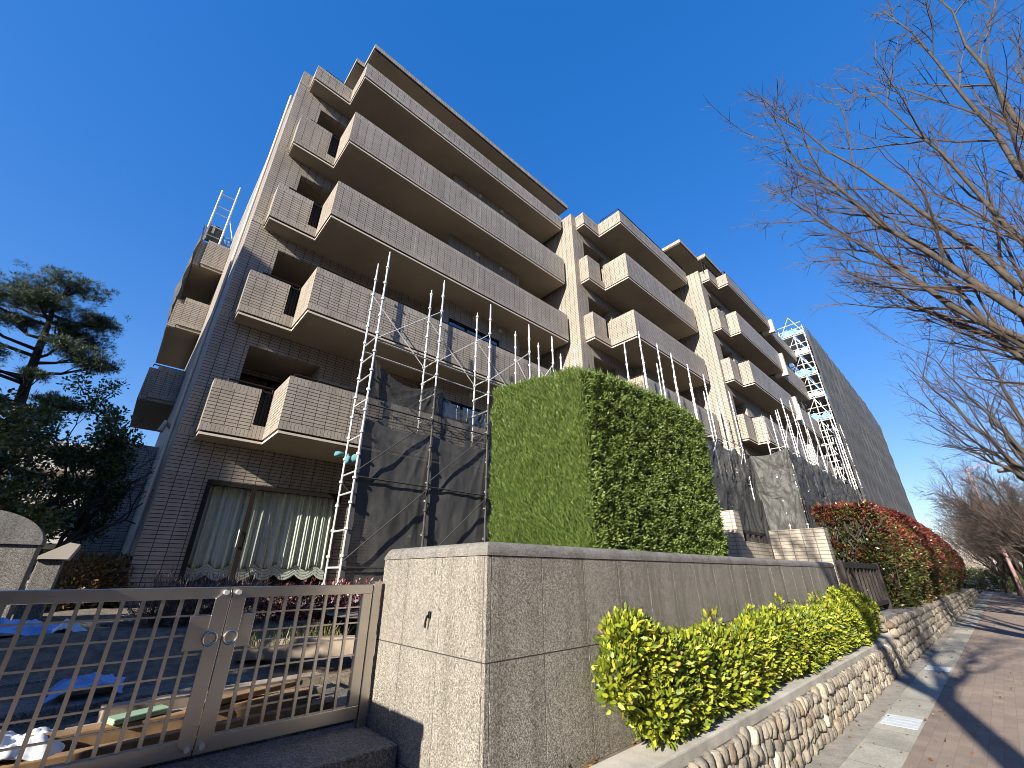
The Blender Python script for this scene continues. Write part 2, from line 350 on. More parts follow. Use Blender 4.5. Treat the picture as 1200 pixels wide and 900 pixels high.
def off(o, parent):
    """mesh written in world coordinates under a parent that is not at the origin"""
    o.parent = parent; o.matrix_parent_inverse = Matrix.Translation(parent.location).inverted() if parent.location.length else Matrix()
    return o
def copy_tree(o, parent=None):
    c = o.copy(); COL.objects.link(c); c.parent = parent
    for ch in list(o.children): copy_tree(ch, c)
    return c

def nrm(a): return a / np.maximum(np.linalg.norm(a, axis=1, keepdims=True), 1e-9)
def leaf_mesh(name, P, D, L, W, mat, parent=None, curl=0.0, six=False, S=None):
    n = len(P); D = nrm(D)
    if S is None: S = nrm(np.cross(D, RNG.normal(size=(n, 3))))
    L = np.broadcast_to(np.asarray(L, float).reshape(-1, 1), (n, 1)); W = np.broadcast_to(np.asarray(W, float).reshape(-1, 1), (n, 1))
    up = np.cross(S, D)
    if six:
        V = np.stack([P, P + D*L*0.3 + S*W*0.46 + up*W*curl, P + D*L*0.7 + S*W*0.42 + up*W*curl, P + D*L,
                      P + D*L*0.7 - S*W*0.42 + up*W*curl, P + D*L*0.3 - S*W*0.46 + up*W*curl, P + D*L*0.5], 1)
        k = 7; F = np.array([[0, 1, 6, 5], [1, 2, 3, 6], [5, 6, 3, 4]])
    else:
        V = np.stack([P, P + D*L*0.5 + S*W*0.5, P + D*L, P + D*L*0.5 - S*W*0.5], 1); k = 4; F = np.array([[0, 1, 2, 3]])
    V = V.reshape(-1, 3); faces = (F[None] + (np.arange(n) * k)[:, None, None]).reshape(-1, 4)
    me = bpy.data.meshes.new(name); me.vertices.add(len(V)); me.vertices.foreach_set('co', V.astype(np.float32).ravel())
    me.loops.add(faces.size); me.loops.foreach_set('vertex_index', faces.astype(np.int32).ravel())
    me.polygons.add(len(faces)); me.polygons.foreach_set('loop_start', (np.arange(len(faces)) * 4).astype(np.int32))
    me.materials.append(mat); me.update(calc_edges=True)
    o = bpy.data.objects.new(name, me); COL.objects.link(o)
    if parent: o.parent = parent
    return o
def fbm(p, s): return noise.fractal(Vector(p) * s, 1.0, 2.0, 3)

# ================================================================= SETTING
def structure(o): o['kind'] = 'structure'; return o
mb = MB(); mb.grid(lambda u, v: (-900 + 3000*u, -1600 + 3000*v, -1.72), 6, 6); structure(mb.build('ground', M['asphalt']))
mb = MB(); mb.box(-30, 140, -12, -3.16, -1.8, -1.62); structure(mb.build('road', M['asphalt']))
mb = MB(); mb.box(-30, 140, -3.0, 1.09, -1.8, -1.5); structure(mb.build('pavement', M['paving']))
mb = MB(); mb.box(-30, 140, -3.16, -3.0, -1.8, -1.49); structure(mb.build('kerb', M['concrete'], bevel=0.012))
mb = MB(); mb.box(-30, 140, 1.09, 1.45, -1.8, -1.496); structure(mb.build('pavement_edge_slabs', M['slabs']))
mb = MB(); mb.box(-30, 140, 1.45, 1.80, -1.8, -1.492); structure(mb.build('pavement_gutter', M['mortar']))
mb = MB()
for k in range(4): mb.box(6.84 + k*0.122, 6.84 + k*0.122 + 0.118, 1.115, 1.43, -1.55, -1.4925)
for k in range(4): mb.box(11.0 + k*0.122, 11.0 + k*0.122 + 0.118, 1.115, 1.43, -1.55, -1.4925)
structure(mb.build('pavement_marker_tiles', M['whiteblock']))
# garden ground inside the property: rises from the gate towards the building
def gz(x, y):
    t = max(0.0, min(1.0, (y - 4.3) / 1.5)); base = -0.93 + 0.40 * t
    if y < 3.9 and x > 2.1: base = -0.3
    return base + 0.05 * fbm((x, y, 0), 0.9)
mb = MB(); mb.grid(lambda u, v: (-14 + 16.2*u, 3.42 + 30*v, gz(-14 + 16.2*u, 3.42 + 30*v)), 120, 150)
structure(mb.build('garden_ground', M['soil'], smooth=True))
mb = MB(); mb.grid(lambda u, v: (2.15 + 110*u, 2.46 + 30*v, (-0.42 if v > 0 else -0.42) + 0.05*fbm((u*110, v*30, 3), 0.8)), 200, 60)
structure(mb.build('garden_bed_ground', M['soil'], smooth=True))
mb = MB(); mb.box(1.3, 1.98, 0, 0, 0, 0); mb = MB()
mb.box(0.9, 10.6, 1.86, 2.10, -1.5, -1.045); structure(mb.build('planting_bed_soil', M['soil']))
# steps at the gate
mb = MB(); mb.box(-0.43, 1.67, 2.83, 3.42, -1.7, -0.945); mb.box(-0.43, 1.67, 2.45, 2.826, -1.7, -1.10); mb.box(-0.43, 1.67, 2.0, 2.446, -1.7, -1.26)
mb.box(-0.43, 1.67, 1.4, 1.996, -1.7, -1.40)
structure(mb.build('entrance_steps', M['granite_dark'], bevel=0.008))
mb = MB(); mb.box(-0.9, 1.9, 3.424, 4.5, -1.3, -0.905); structure(mb.build('entrance_landing', M['granite_dark'], bevel=0.008))
# slate path with kerb steps inside the gate
mb = MB()
for i in range(5):
    z = -0.80 + 0.075 * i; y = 4.5 + 0.62 * i
    mb.box(-0.75, 1.25 + 0.12*i, y + 0.004, y + 0.62, -1.2, z)
structure(mb.build('garden_steps', M['granite_dark'], bevel=0.01))

# ================================================================= APARTMENT BUILDING
bld = thing('apartment_building', 'taupe tiled six storey apartment block with deep stepped balconies', 'building', (0, 0, 0))
Z0 = [2.655, 5.55, 8.5, 11.4, 14.49]; HP = [1.17, 1.2, 1.2, 1.25, 0.66]; ZTOP = 15.15
def parapet(mb, x0, x1, y0, y1, z, h, band=True):
    a, b = z + 0.145, z + h - 0.145
    mb.box(x0, x1, y0, y1, a, b, 0)
    mb.box(x0, x1, y0, y1, z, a, 1); mb.box(x0, x1, y0, y1, b, z + h, 1)
def handrail(parent, pts, h):
    m = MB(); m.tube([(p[0], p[1], p[2] + h) for p in pts], 0.022, 6)
    for a, b in zip(pts[:-1], pts[1:]):
        a = Vector(a); b = Vector(b); k = max(1, int((b - a).length / 1.25))
        for i in range(k + 1):
            q = a.lerp(b, i / k); m.tube([q, q + Vector((0, 0, h))], 0.014, 6)
    return m.build('handrail', M['darkmetal'], parent)
def balcony(xs, ys, yw, xl, yl, xr, z, h, top=False, small=True):
    T = 0.15; m = MB(); gx0 = xl - 0.25
    parapet(m, xl, xr, yl, yl + T, z, h); parapet(m, xl, xl + T, yl + T, (ys if small else yw), z, h)
    parapet(m, xr - T, xr, yl + T, yw, z, h)
    if small:
        parapet(m, xs, gx0 if not top else xl, ys, ys + T, z, h * 0.97)
        if not top: m.box(gx0, xl, ys, ys + T, z, z + 0.3, 1)
        parapet(m, xs, xs + T, ys + T, yw, z, h * 0.97)
    p = m.build('balcony', [M['tile'], M['soldier']], bld)
    e = 0.045
    poly = [(xl, yl), (xr, yl), (xr, yw - 0.002), (xs, yw - 0.002), (xs, ys), (xl, ys)] if small else [(xl, yl), (xr, yl), (xr, yw - 0.002), (xl, yw - 0.002)]
    def inset(d):
        if small: return [(xl + d, yl + d), (xr - d, yl + d), (xr - d, yw - 0.002), (xs + d, yw - 0.002), (xs + d, ys + d), (xl + d, ys + d)]
        return [(xl + d, yl + d), (xr - d, yl + d), (xr - d, yw - 0.002), (xl + d, yw - 0.002)]
    g = MB(); g.prism(inset(0.05), z - 0.035, z + 0.002); g.build('drip_groove', M['groove'], p, fix=True)
    s = MB(); s.prism(inset(0.022), z - 0.085, z - 0.036); so_ = s.build('slab_edge', M['slab'], p, fix=True)
    s = MB(); s.prism(inset(0.055), z - 0.098, z - 0.082); s.build('soffit', M['soffit'], p, fix=True)
    f = MB(); f.prism(inset(T + 0.003), z + 0.006, z + 0.12); f.build('floor_slab', M['soffit'], p, fix=True)
    zt = z + h
    if small and not top:
        b = MB()
        for k in range(3): b.box(gx0 + 0.03 + k*0.075, gx0 + 0.045 + k*0.075, ys + 0.05, ys + 0.07, z + 0.3, z + h*0.97)
        b.box(gx0 + 0.003, xl - 0.003, ys + 0.08, ys + 0.095, z + 0.3, z + h*0.97 - 0.04)
        b.box(gx0 + 0.003, xl - 0.003, ys + 0.04, ys + 0.075, z + h*0.97 - 0.04, z + h*0.97)
        b.build('baluster_panel', M['darkmetal'], p)
    if small: handrail(p, [(xs + 0.25, ys + 0.08, z + h*0.97), (xl - 0.02, ys + 0.08, z + h*0.97)], 0.10 if not top else 0.12)
    handrail(p, [(xl + 0.10, yl + 0.6 if not top else ys - 0.1, zt), (xl + 0.10, yl + 0.09, zt), (xr - 0.1, yl + 0.09, zt)], 0.085 if not (top and yl < 8) else 0.24)
    return p
def wall_holes(mb, y0, y1, x0, x1, z0, z1, holes, mi=0):
    xs = sorted({x0, x1, *[h[0] for h in holes], *[h[1] for h in holes]}); zs = sorted({z0, z1, *[h[2] for h in holes], *[h[3] for h in holes]})
    for i in range(len(xs) - 1):
        run = None
        for j in range(len(zs) - 1):
            cx, cz = (xs[i] + xs[i+1]) / 2, (zs[j] + zs[j+1]) / 2
            solid = not any(h[0] < cx < h[1] and h[2] < cz < h[3] for h in holes)
            if solid: run = (run[0], zs[j+1]) if run else (zs[j], zs[j+1])
            if (not solid or j == len(zs) - 2) and run:
                mb.box(xs[i], xs[i+1], y0, y1, run[0], run[1], mi); run = None
def recess(x0, x1, y, z0, z1, depth, glassy=True):
    m = MB(); t = 0.06
    m.box(x0 - t, x0, y, y + depth, z0 - t, z1 + t, 0); m.box(x1, x1 + t, y, y + depth, z0 - t, z1 + t, 0)
    m.box(x0, x1, y + depth, y + depth + t, z0 - t, z1 + t, 0)
    m.box(x0, x1, y, y + depth, z1, z1 + t, 1); m.box(x0, x1, y, y + depth, z0 - t, z0, 1)
    o = m.build('balcony_recess', [M['tile'], M['soffit']], bld)
    if glassy:
        d = MB(); yy = y + depth - 0.07; a, b = x0 + 0.1, x1 - 0.1
        for q in (a, (a + b) / 2, b - 0.06): d.box(q, q + 0.06, yy, yy + 0.06, z0, z1 - 0.25)
        d.box(a, b, yy + 0.002, yy + 0.058, z1 - 0.25, z1 - 0.19)
        f = d.build('sliding_door', M['darkmetal'], bld)
        g = MB(); g.box(a, b, yy + 0.025, yy + 0.033, z0, z1 - 0.25); g.build('pane', M['bandglass'], f)
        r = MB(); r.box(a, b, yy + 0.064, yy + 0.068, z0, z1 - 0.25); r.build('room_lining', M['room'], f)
def band_window(x0, x1, y, z0, z1):
    fr = MB(); t = 0.05
    fr.box(x0, x1, y, y + 0.09, z1 - t, z1); fr.box(x0, x1, y, y + 0.09, z0, z0 + t)
    k = 3
    for i in range(k + 1):
        q = x0 + (x1 - x0 - t) * i / k; fr.box(q, q + t, y + 0.002, y + 0.088, z0 + t, z1 - t)
    f = fr.build('window', M['darkmetal'], bld)
    g = MB(); g.box(x0 + t, x1 - t, y + 0.04, y + 0.048, z0 + t, z1 - t); g.build('pane', M['bandglass'], f)
    r = MB(); r.box(x0, x1, y + 0.25, y + 0.28, z0 - 0.05, z1 + 0.05); r.build('room_lining', M['curtain'], f)

def unit(x_side, yw, xs, ys, xl, yl, xr, xend, bump_=None, ground=None, zb=-0.7, nfl=5):
    W = 0.16; holes = []; m = MB()
    for i in range(4):
        zc = Z0[i + 1] - 0.55
        holes.append((x_side + 0.765, x_side + 2.44, Z0[i] + 0.12, zc))
        holes.append((xend - 1.75, xend - 0.12, Z0[i] + 0.12, zc))
    if ground: holes += ground
    if bump_:
        for i in range(4): holes.append((bump_[0] + 0.3, bump_[1] - 0.3, Z0[i] + 0.4, Z0[i+1] - 0.7))
    wall_holes(m, yw, yw + W, x_side, xend, zb, ZTOP, holes)
    m.build('facade_wall', M['tile'], bld)
    for h in holes[:8]: recess(h[0], h[1], yw + W, h[2], h[3], 1.3)
    # soldier bands at each floor, set proud of the wall
    for z in Z0: MB().box(x_side - 0.004, xs - 0.01, yw - 0.004, yw + 0.05, z, z + 0.145, 0).build('wall_band', M['soldier'], bld)
    s = MB(); s.box(x_side, x_side + 0.2, yw + W, yw + 13, zb, ZTOP); s.build('side_wall', M['tile'], bld)
    if bump_:
        b0, b1, by = bump_; b = MB(); hs = [(b0 + 0.25, b1 - 1.0, Z0[i] + 0.75, Z0[i] + 2.2) for i in range(4)]
        wall_holes(b, by, by + 0.16, b0, b1, 2.66, Z0[4] - 0.1, hs)
        b.box(b0, b0 + 0.16, by + 0.16, yw - 0.002, 2.66, Z0[4] - 0.1); b.box(b1 - 0.16, b1, by + 0.16, yw - 0.002, 2.66, Z0[4] - 0.1)
        b.build('bay_wall', M['tile'], bld)
        for h in hs: band_window(h[0], h[1], by + 0.03, h[2], h[3])
    for i in range(5): balcony(xs, ys, yw, xl, yl, xr, Z0[i], HP[i], top=(i == 4))

unit(0.49, 10.65, 0.77, 10.15, 1.93, 9.0, 11.45, 11.58, bump_=(6.1, 9.6, 9.95), ground=[(1.24, 4.05, -0.42, 1.77), (5.2, 9.2, -0.42, 1.9)])
unit(11.6, 8.53, 11.93, 8.08, 13.07, 6.9, 19.5, 19.76, bump_=(15.4, 17.6, 8.1))
unit(19.8, 6.35, 20.02, 5.92, 21.15, 5.4, 27.8, 28.3)
for i in range(5): balcony(0, 0, 6.6, 28.1, 5.62, 34.3, Z0[i], HP[i], small=False)
m = MB(); m.box(28.3, 62, 6.6, 6.8, -0.7, ZTOP); m.build('facade_wall', M['tile'], bld)
for i in range(5): MB().box(27.8, 28.05, 5.22, 5.9, Z0[i] - 0.35, Z0[i] + HP[i] - 0.1).build('balcony_fin', M['slab'], bld)
# roofs: flat slabs, penthouse walls and eaves
m = MB(); m.box(0.7, 11.6, 10.82, 24, 14.9, 15.0); m.box(11.8, 19.8, 8.7, 24, 14.9, 15.0); m.box(20.0, 62, 6.82, 24, 14.9, 15.0)
m.build('flat_roof', M['concrete'], bld)
m = MB(); m.box(2.3, 11.4, 10.9, 20, 15.0, 16.2); m.box(18.6, 30, 8.3, 20, 15.0, 16.2); m.build('penthouse_wall', M['tile'], bld)
def eave(poly, z, t=0.2):
    m = MB(); m.prism(poly, z, z + t); o = m.build('eave', M['soldier'], bld, fix=True)
    cx = sum(p[0] for p in poly) / len(poly); cy = sum(p[1] for p in poly) / len(poly)
    q = [(cx + (x - cx) * 0.996 , cy + (y - cy) * 0.985) for x, y in poly]
    g = MB(); g.prism(q, z - 0.03, z + 0.001); g.build('drip_groove', M['groove'], o, fix=True)
    q = [(cx + (x - cx) * 0.99, cy + (y - cy) * 0.97) for x, y in poly]
    s = MB(); s.prism(q, z - 0.05, z - 0.029); s.build('soffit', M['soffit'], o, fix=True)
eave([(2.02, 9.0), (12.05, 9.0), (12.05, 14), (1.74, 14), (1.74, 9.83), (2.02, 9.83)], 16.17)
eave([(18.3, 6.4), (20.4, 6.4), (20.4, 5.97), (25.5, 5.97), (25.5, 12), (18.3, 12)], 16.3)
m = MB(); m.box(17.2, 18.2, 7.4, 8.6, 15.0, 16.25); m.build('stair_head', M['tile'], bld)
m = MB()
for x0, x1, y in ((18.2, 19.7, 7.1), (19.9, 22.8, 6.1)):
    for z in (15.3, 15.75): m.tube([(x0, y, z), (x1, y, z)], 0.03, 6)
    for k in range(8): q = x0 + (x1 - x0) * k / 7; m.tube([(q, y, 15.0), (q, y, 15.75)], 0.025, 6)
m.build('roof_railing', M['darkmetal'], bld)
for i in range(4):
    for vx in (7.4, 8.6):
        m = MB(); m.tube([(vx, 9.955, Z0[i + 1] - 0.32), (vx, 9.90, Z0[i + 1] - 0.32)], 0.085, 14); m.tube([(vx, 9.90, Z0[i + 1] - 0.32), (vx, 9.885, Z0[i + 1] - 0.32)], 0.06, 14)
        m.build('vent_cap', M['slab'], bld)
for z in Z0[:4]:
    for q in (4.35, 6.75, 9.1): MB().box(q, q + 0.012, 8.9985, 9.003, z + 0.15, z + 1.02).build('sealant_joint', M['slab'], bld)
# ground floor curtain window
fr = MB(); fr.box(1.24, 4.05, 10.60, 10.72, 1.68, 1.77); fr.box(1.24, 4.05, 10.60, 10.72, -0.42, -0.34)
for x in (1.24, 2.07, 3.97): fr.box(x, x + (0.08 if x != 2.07 else 0.10), 10.602, 10.718, -0.34, 1.68)
win = fr.build('window', M['darkmetal'], bld)
g = MB(); g.box(1.32, 3.97, 10.655, 10.663, -0.34, 1.68); g.build('pane', M['glass'], win)
h = MB(); h.tube([(2.03, 10.58, 0.5), (2.03, 10.56, 0.55), (2.03, 10.56, 0.78), (2.03, 10.58, 0.83)], 0.012, 6); h.build('handle', M['bolt'], win)
def curt(u, v):
    x = 1.25 + 2.8 * u; ph = x * 2 * PI / 0.145; sc = abs(math.sin(x * PI / 0.42))
    zb = 0.19 - 0.11 * sc; z = 1.75 + (zb - 1.75) * v
    return (x, 10.88 + (0.062 * math.sin(ph * 0.8 + 1.6 * math.sin(3.1 * x)) + 0.024 * math.sin(2.3 * ph + 2 * math.sin(5 * x))) * (0.5 + 0.5 * v), z)
c = MB(); c.grid(curt, 260, 14)
for k in range(4):
    def swag(u, v, k=k):
        x = 1.25 + 2.8 * u; sc = abs(math.sin(x * PI / 0.42))
        return (x, 10.86 - 0.012 * k + 0.012 * math.sin(v * PI), 0.19 - 0.11 * sc - 0.055 * k - 0.05 * v)
    c.grid(swag, 160, 2)
c.build('curtain', M['curtain'], bld, smooth=True, solid=0.002)
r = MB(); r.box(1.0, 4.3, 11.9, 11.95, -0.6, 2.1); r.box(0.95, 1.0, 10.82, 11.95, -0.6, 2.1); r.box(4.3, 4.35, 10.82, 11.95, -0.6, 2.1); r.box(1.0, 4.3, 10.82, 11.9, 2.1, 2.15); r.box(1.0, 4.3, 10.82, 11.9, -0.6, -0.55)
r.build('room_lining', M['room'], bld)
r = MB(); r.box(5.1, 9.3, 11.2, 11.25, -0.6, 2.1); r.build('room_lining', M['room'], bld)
# balconies on the end wall
for i in range(1, 4):
    m = MB(); z = Z0[i]; h = 1.2
    parapet(m, -0.30, 0.488, 18.2, 18.35, z, h); parapet(m, -0.53, -0.302, 18.35, 18.5, z - 0.08, h)
    parapet(m, -0.53, -0.38, 18.5, 22.5, z - 0.08, h)
    p = m.build('balcony', [M['tile'], M['soldier']], bld)
    s = MB(); s.prism([(-0.5, 18.4), (-0.28, 18.4), (-0.28, 18.24), (0.486, 18.24), (0.486, 22.4), (-0.5, 22.4)], z - 0.115, z + 0.06); s.build('soffit', M['soffit'], p, fix=True)
    handrail(p, [(-0.45, 18.4, z + h - 0.02), (0.47, 18.4, z + h - 0.02)], 0.09)
m = MB(); parapet(m, -0.75, 0.488, 18.2, 18.35, 1.0, 2.9); parapet(m, -0.75, -0.6, 18.35, 22.5, -0.7, 4.6); m.box(-0.75, 0.488, 18.2, 18.35, -0.7, 1.0, 0); m.build('balcony', [M['tile'], M['soldier']], bld)
m = MB(); m.tube([(0.42, 11.6, -0.6), (0.42, 11.6, 14.9)], 0.035, 8); m.tube([(0.44, 12.6, 3.2), (0.3, 12.55, 3.3), (0.25, 12.5, 3.05)], 0.06, 8); m.build('drainpipe', M['slab'], bld)

# ================================================================= GRANITE WALL, GATE
gw = thing('granite_wall', 'speckled granite boundary wall with rounded coping beside the steel gate', 'wall', (1.7, 2.05, -1.5))
WT, ZC = 0.40, 0.10
m = MB()
# core
m.box(1.7018, 9.85, 2.0518, 2.05 + WT, -1.5, ZC); m.box(1.7018, 1.70 + WT, 2.05 + WT, 3.33, -1.5, ZC)
off(m.build('wall_core', M['joint']), gw)
m = MB(); J = 0.0026
rows = [(-1.045, -0.448), (-0.443, ZC - 0.004)]
x = 1.735
edges = [1.735] + [1.735 + 0.433 * k for k in range(1, 19)] + [9.85]
for z0, z1 in rows:
    for a, b in zip(edges[:-1], edges[1:]): m.box(a + J, b - J, 2.05, 2.07, z0 + 0.002, z1)
ye = [2.08, 2.52, 2.96, 3.33]
for z0, z1 in [(-1.5, -1.05)] + rows:
    for a, b in zip(ye[:-1], ye[1:]): m.box(1.70, 1.72, a + J, b - J, z0 + 0.002, z1)
    m.box(1.70, 1.732, 2.05, 2.077, z0 + 0.002, z1)
off(m.build('granite_panel', M['granite'], bevel=0.0008), gw)
# coping with a rounded outer edge, L-shaped
def cap_profile(s):  # outline in (across, z) with the rounded edge outwards at across = 0
    r = 0.062; pts = [(-0.006, ZC), (-0.006, ZC + 0.012)]
    for k in range(8):
        a = PI - (PI / 2) * k / 7; pts.append((-0.006 + r + r * math.cos(a), ZC + 0.018 + r * math.sin(a)))
    return pts + [(WT, ZC + 0.082), (WT, ZC)]
m = MB(); prof = cap_profile(0); n = len(m.v); rings = []
# path along end (3.33 -> corner -> 9.85): mitred corner
def cap_pts(stage):
    out = []
    for a, z in prof:
        if stage == 0: out.append((1.70 + a, 3.30, z))
        elif stage == 1: out.append((1.70 + a, 2.05 + a, z))
        elif stage == 2: out.append((9.86, 2.05 + a, z))
        else: out.append((1.70 + a, 3.33, ZC + (z - ZC) * 0.55 if z > ZC + 0.03 else z))
    return out
for st in (3, 0, 1, 2): rings.append(len(m.v)); m.v += cap_pts(st)
k = len(prof)
for r0, r1 in zip(rings[:-1], rings[1:]):
    for i in range(k): m.f.append((r0 + i, r0 + (i+1) % k, r1 + (i+1) % k, r1 + i)); m.mi.append(0)
m.f += [tuple(rings[0] + i for i in range(k)), tuple(rings[-1] + i for i in reversed(range(k)))]; m.mi += [0, 0]
off(m.build('coping', M['granite_cap'], fix=True), gw)
h = MB(); h.tube([(1.695, 2.62, -0.245), (1.675, 2.62, -0.25), (1.67, 2.625, -0.29), (1.675, 2.63, -0.315)], 0.007, 6); h.box(1.69, 1.70, 2.605, 2.635, -0.265, -0.225)
off(h.build('wall_hook', M['darkmetal']), gw)
# opposite wall left of the gate (its end shades the gate)
gl = thing('granite_wall', 'granite boundary wall on the street side left of the gate', 'wall', (-0.45, 2.05, -1.5))
m = MB(); m.box(-6, -0.44, 2.06, 2.45, -1.5, ZC); m.box(-0.85, -0.44, 2.45, 3.33, -1.5, ZC); off(m.build('wall_core', M['granite']), gl)
m = MB(); m.box(-6, -0.43, 2.04, 2.46, ZC + 0.001, ZC + 0.08); m.box(-0.86, -0.43, 2.461, 3.33, ZC + 0.001, ZC + 0.08); off(m.build('coping', M['granite_cap'], bevel=0.02), gl)
# inner granite wall seen over the gate at the left
gi = thing('granite_wall', 'round topped granite garden wall behind the left end of the gate', 'wall', (-0.6, 7, -0.9))
m = MB(); m.box(-2.6, -0.50, 7.0, 7.5, -0.95, 0.28); off(m.build('wall_core', M['granite'], bevel=0.004), gi)
m = MB(); pr = [(-0.48, 0.282), (-0.48, 0.30)] + [(-0.48 - 0.55 + 0.55 * math.cos(a), 0.30 + 0.32 * math.sin(a)) for a in [PI/2 * k/10 for k in range(1, 11)]] + [(-2.6, 0.62), (-2.6, 0.282)]
m.prism(pr, 6.98, 7.52, 'y'); off(m.build('coping', M['granite_cap'], fix=True), gi)
gp = thing('granite_post', 'low granite post with sunlit slab on top beside the round topped wall', 'post', (-0.35, 8.2, -0.6))
m = MB(); m.box(-0.52, -0.30, 8.0, 8.6, -0.6, 0.16); off(m.build('post_body', M['granite'], bevel=0.006), gp)
m = MB(); m.prism([(-0.58, 0.162), (-0.26, 0.162), (-0.20, 0.34), (-0.30, 0.36)], 7.96, 8.7, 'y'); off(m.build('post_cap', M['slab'], fix=True), gp)

GY = 3.30
gate = thing('steel_gate', 'low brushed stainless steel double gate with lattice bars and ring locks', 'gate', (0.63, GY, -0.89))
ZB, ZT = -0.895, -0.075
def leaf(x0, x1, stile_side):
    fr = MB(); d0, d1 = GY - 0.025, GY + 0.025
    fr.box(x0, x1, d0, d1, ZT - 0.062, ZT); fr.box(x0, x1, d0, d1, ZB, ZB + 0.075)
    xa, xb = (x0, x0 + 0.07) if stile_side == 1 else (x1 - 0.07, x1)
    fr.box(xa, xb, d0 + 0.001, d1 - 0.001, ZB + 0.075, ZT - 0.062)
    o = off(fr.build('gate_leaf', M['steel'], bevel=0.003), gate)
    b = MB(); k = int(round((x1 - x0 - 0.07) / 0.096)); a, e = (xb, x1 - 0.06) if stile_side == 1 else (x0 + 0.06, xa)
    for i in range(1, k): q = a + (e - a) * i / k; b.box(q - 0.009, q + 0.009, GY - 0.012, GY + 0.006, ZB + 0.075, ZT - 0.062)
    bo = b.build('vertical_bar', M['steel'], o); bo.matrix_parent_inverse = Matrix()
    b = MB()
    for i in range(6): z = -0.225 - 0.1 * i; b.box(a, e, GY + 0.007, GY + 0.018, z - 0.0045, z + 0.0045)
    b.build('horizontal_bar', M['steel'], o)
    return o
L = leaf(-0.42, 0.672, 1); Rr = leaf(0.678, 1.60, 0)
def stile(x0, x1, o, side):
    c = 0.03; m = MB(); zt, zb = ZT - 0.035, ZB + 0.03
    if side < 0: poly = [(x0, zb + c), (x0 + c, zb), (x1, zb), (x1, zt), (x0 + c, zt), (x0, zt - c)]
    else: poly = [(x0, zb), (x1 - c, zb), (x1, zb + c), (x1, zt - c), (x1 - c, zt), (x0, zt)]
    m.prism(poly, GY - 0.045, GY - 0.027, 'y'); m.build('centre_stile', M['steel'], o, bevel=0.002, fix=True)
    l = MB(); a, b = (x0 - 0.10, x0 + 0.002) if side < 0 else (x1 - 0.002, x1 + 0.075)
    l.box(a, b, GY - 0.040, GY - 0.029, -0.40, -0.225); l.build('lock_plate', M['steel'], o, bevel=0.002)
    cx = x0 + 0.02 if side < 0 else x0 + 0.04
    r = MB(); pts = [(cx + 0.034 * math.cos(t), GY - 0.052, -0.345 + 0.034 * math.sin(t)) for t in [2*PI*k/20 for k in range(21)]]
    r.tube(pts, 0.006, 6, cap=False); r.prism([(cx + 0.027 * math.cos(t), -0.345 + 0.027 * math.sin(t)) for t in [2*PI*k/20 for k in range(20)]], GY - 0.048, GY - 0.046, 'y')
    r.build('ring_handle', M['steel'], o, smooth=False)
    bo = MB()
    for z in (ZT - 0.03, ZB + 0.04):
        xx = x1 - 0.03 if side < 0 else x0 + 0.03
        bo.prism([(xx + 0.014 * math.cos(t), z + 0.014 * math.sin(t)) for t in [2*PI*k/12 for k in range(12)]], GY - 0.062, GY - 0.02, 'y')
    bo.build('bolt', M['bolt'], o, fix=True)
stile(0.595, 0.672, L, -1); stile(0.678, 0.755, Rr, 1)
p = MB(); p.box(1.607, 1.668, GY - 0.03, GY + 0.03, -0.945, -0.055); off(p.build('gate_post', M['steel'], bevel=0.003), gate)

# ================================================================= COBBLE RETAINING WALLS
def ico(sub):
    bm = bmesh.new(); bmesh.ops.create_icosphere(bm, subdivisions=sub, radius=1); v = np.array([v.co[:] for v in bm.verts]); f = [[q.index for q in p.verts] for p in bm.faces]; bm.free(); return v, f
def stones(name, spots, parent, sub):
    bv, bf = ico(sub); m = MB()
    for (c, a, b_, d, tilt) in spots:
        n = len(m.v); se = random.random() * 100; ca, sa = math.cos(tilt), math.sin(tilt)
        for q in bv:
            s = 1 + 0.24 * fbm((q[0] + se, q[1], q[2]), 1.1)
            sq = [math.copysign(abs(t) ** 0.8, t) * s for t in q]
            u, vv, wv = sq[0] * a, sq[2] * b_, sq[1] * d
            m.v.append((c[0] + u * ca - vv * sa, c[1] + wv, c[2] + u * sa + vv * ca))
        m.f += [tuple(n + i for i in f) for f in bf]; m.mi += [0] * len(bf)
    o = m.build(name, M['cobble'], smooth=True); return off(o, parent)
cw = thing('cobble_wall', 'low river cobble retaining wall with flat concrete top under the yellow green shrubs', 'wall', (1.2, 1.7, -1.5))
m = MB(); m.box(0.6, 10.85, 1.66, 1.86, -1.55, -1.085); off(m.build('wall_core', M['mortar']), cw)
m = MB(); m.box(0.6, 10.85, 1.685, 1.945, -1.084, -1.0); off(m.build('coping', M['concrete'], bevel=0.012), cw)
sp = []
for r in range(4):
    xx = 0.9 + 0.03 * r; zc = -1.44 + 0.105 * r
    while xx < 10.8:
        wd = random.uniform(0.030, 0.062); hh = random.uniform(0.052, 0.080)
        sp.append(((xx + wd, 1.668 + random.uniform(-0.008, 0.014), zc + random.uniform(-0.014, 0.014)), wd, hh, random.uniform(0.03, 0.055), random.gauss(-0.3, 0.32))); xx += 2 * wd + random.uniform(0.002, 0.014)
stones('cobbles', sp, cw, 2)
cw2 = thing('cobble_wall', 'taller pale cobble wall of rounded blocks under the red leaved hedge', 'wall', (10.9, 1.75, -1.5))
def top2(x): return -0.68 - 0.30 * max(0, (x - 12) / 34)
m = MB(); m.prism([(10.9, -1.55), (46, -1.55), (46, top2(46)), (10.9, top2(10.9) - 0.04)], 1.72, 2.3, 'y'); off(m.build('wall_core', M['mortar'], fix=True), cw2)
sp = []
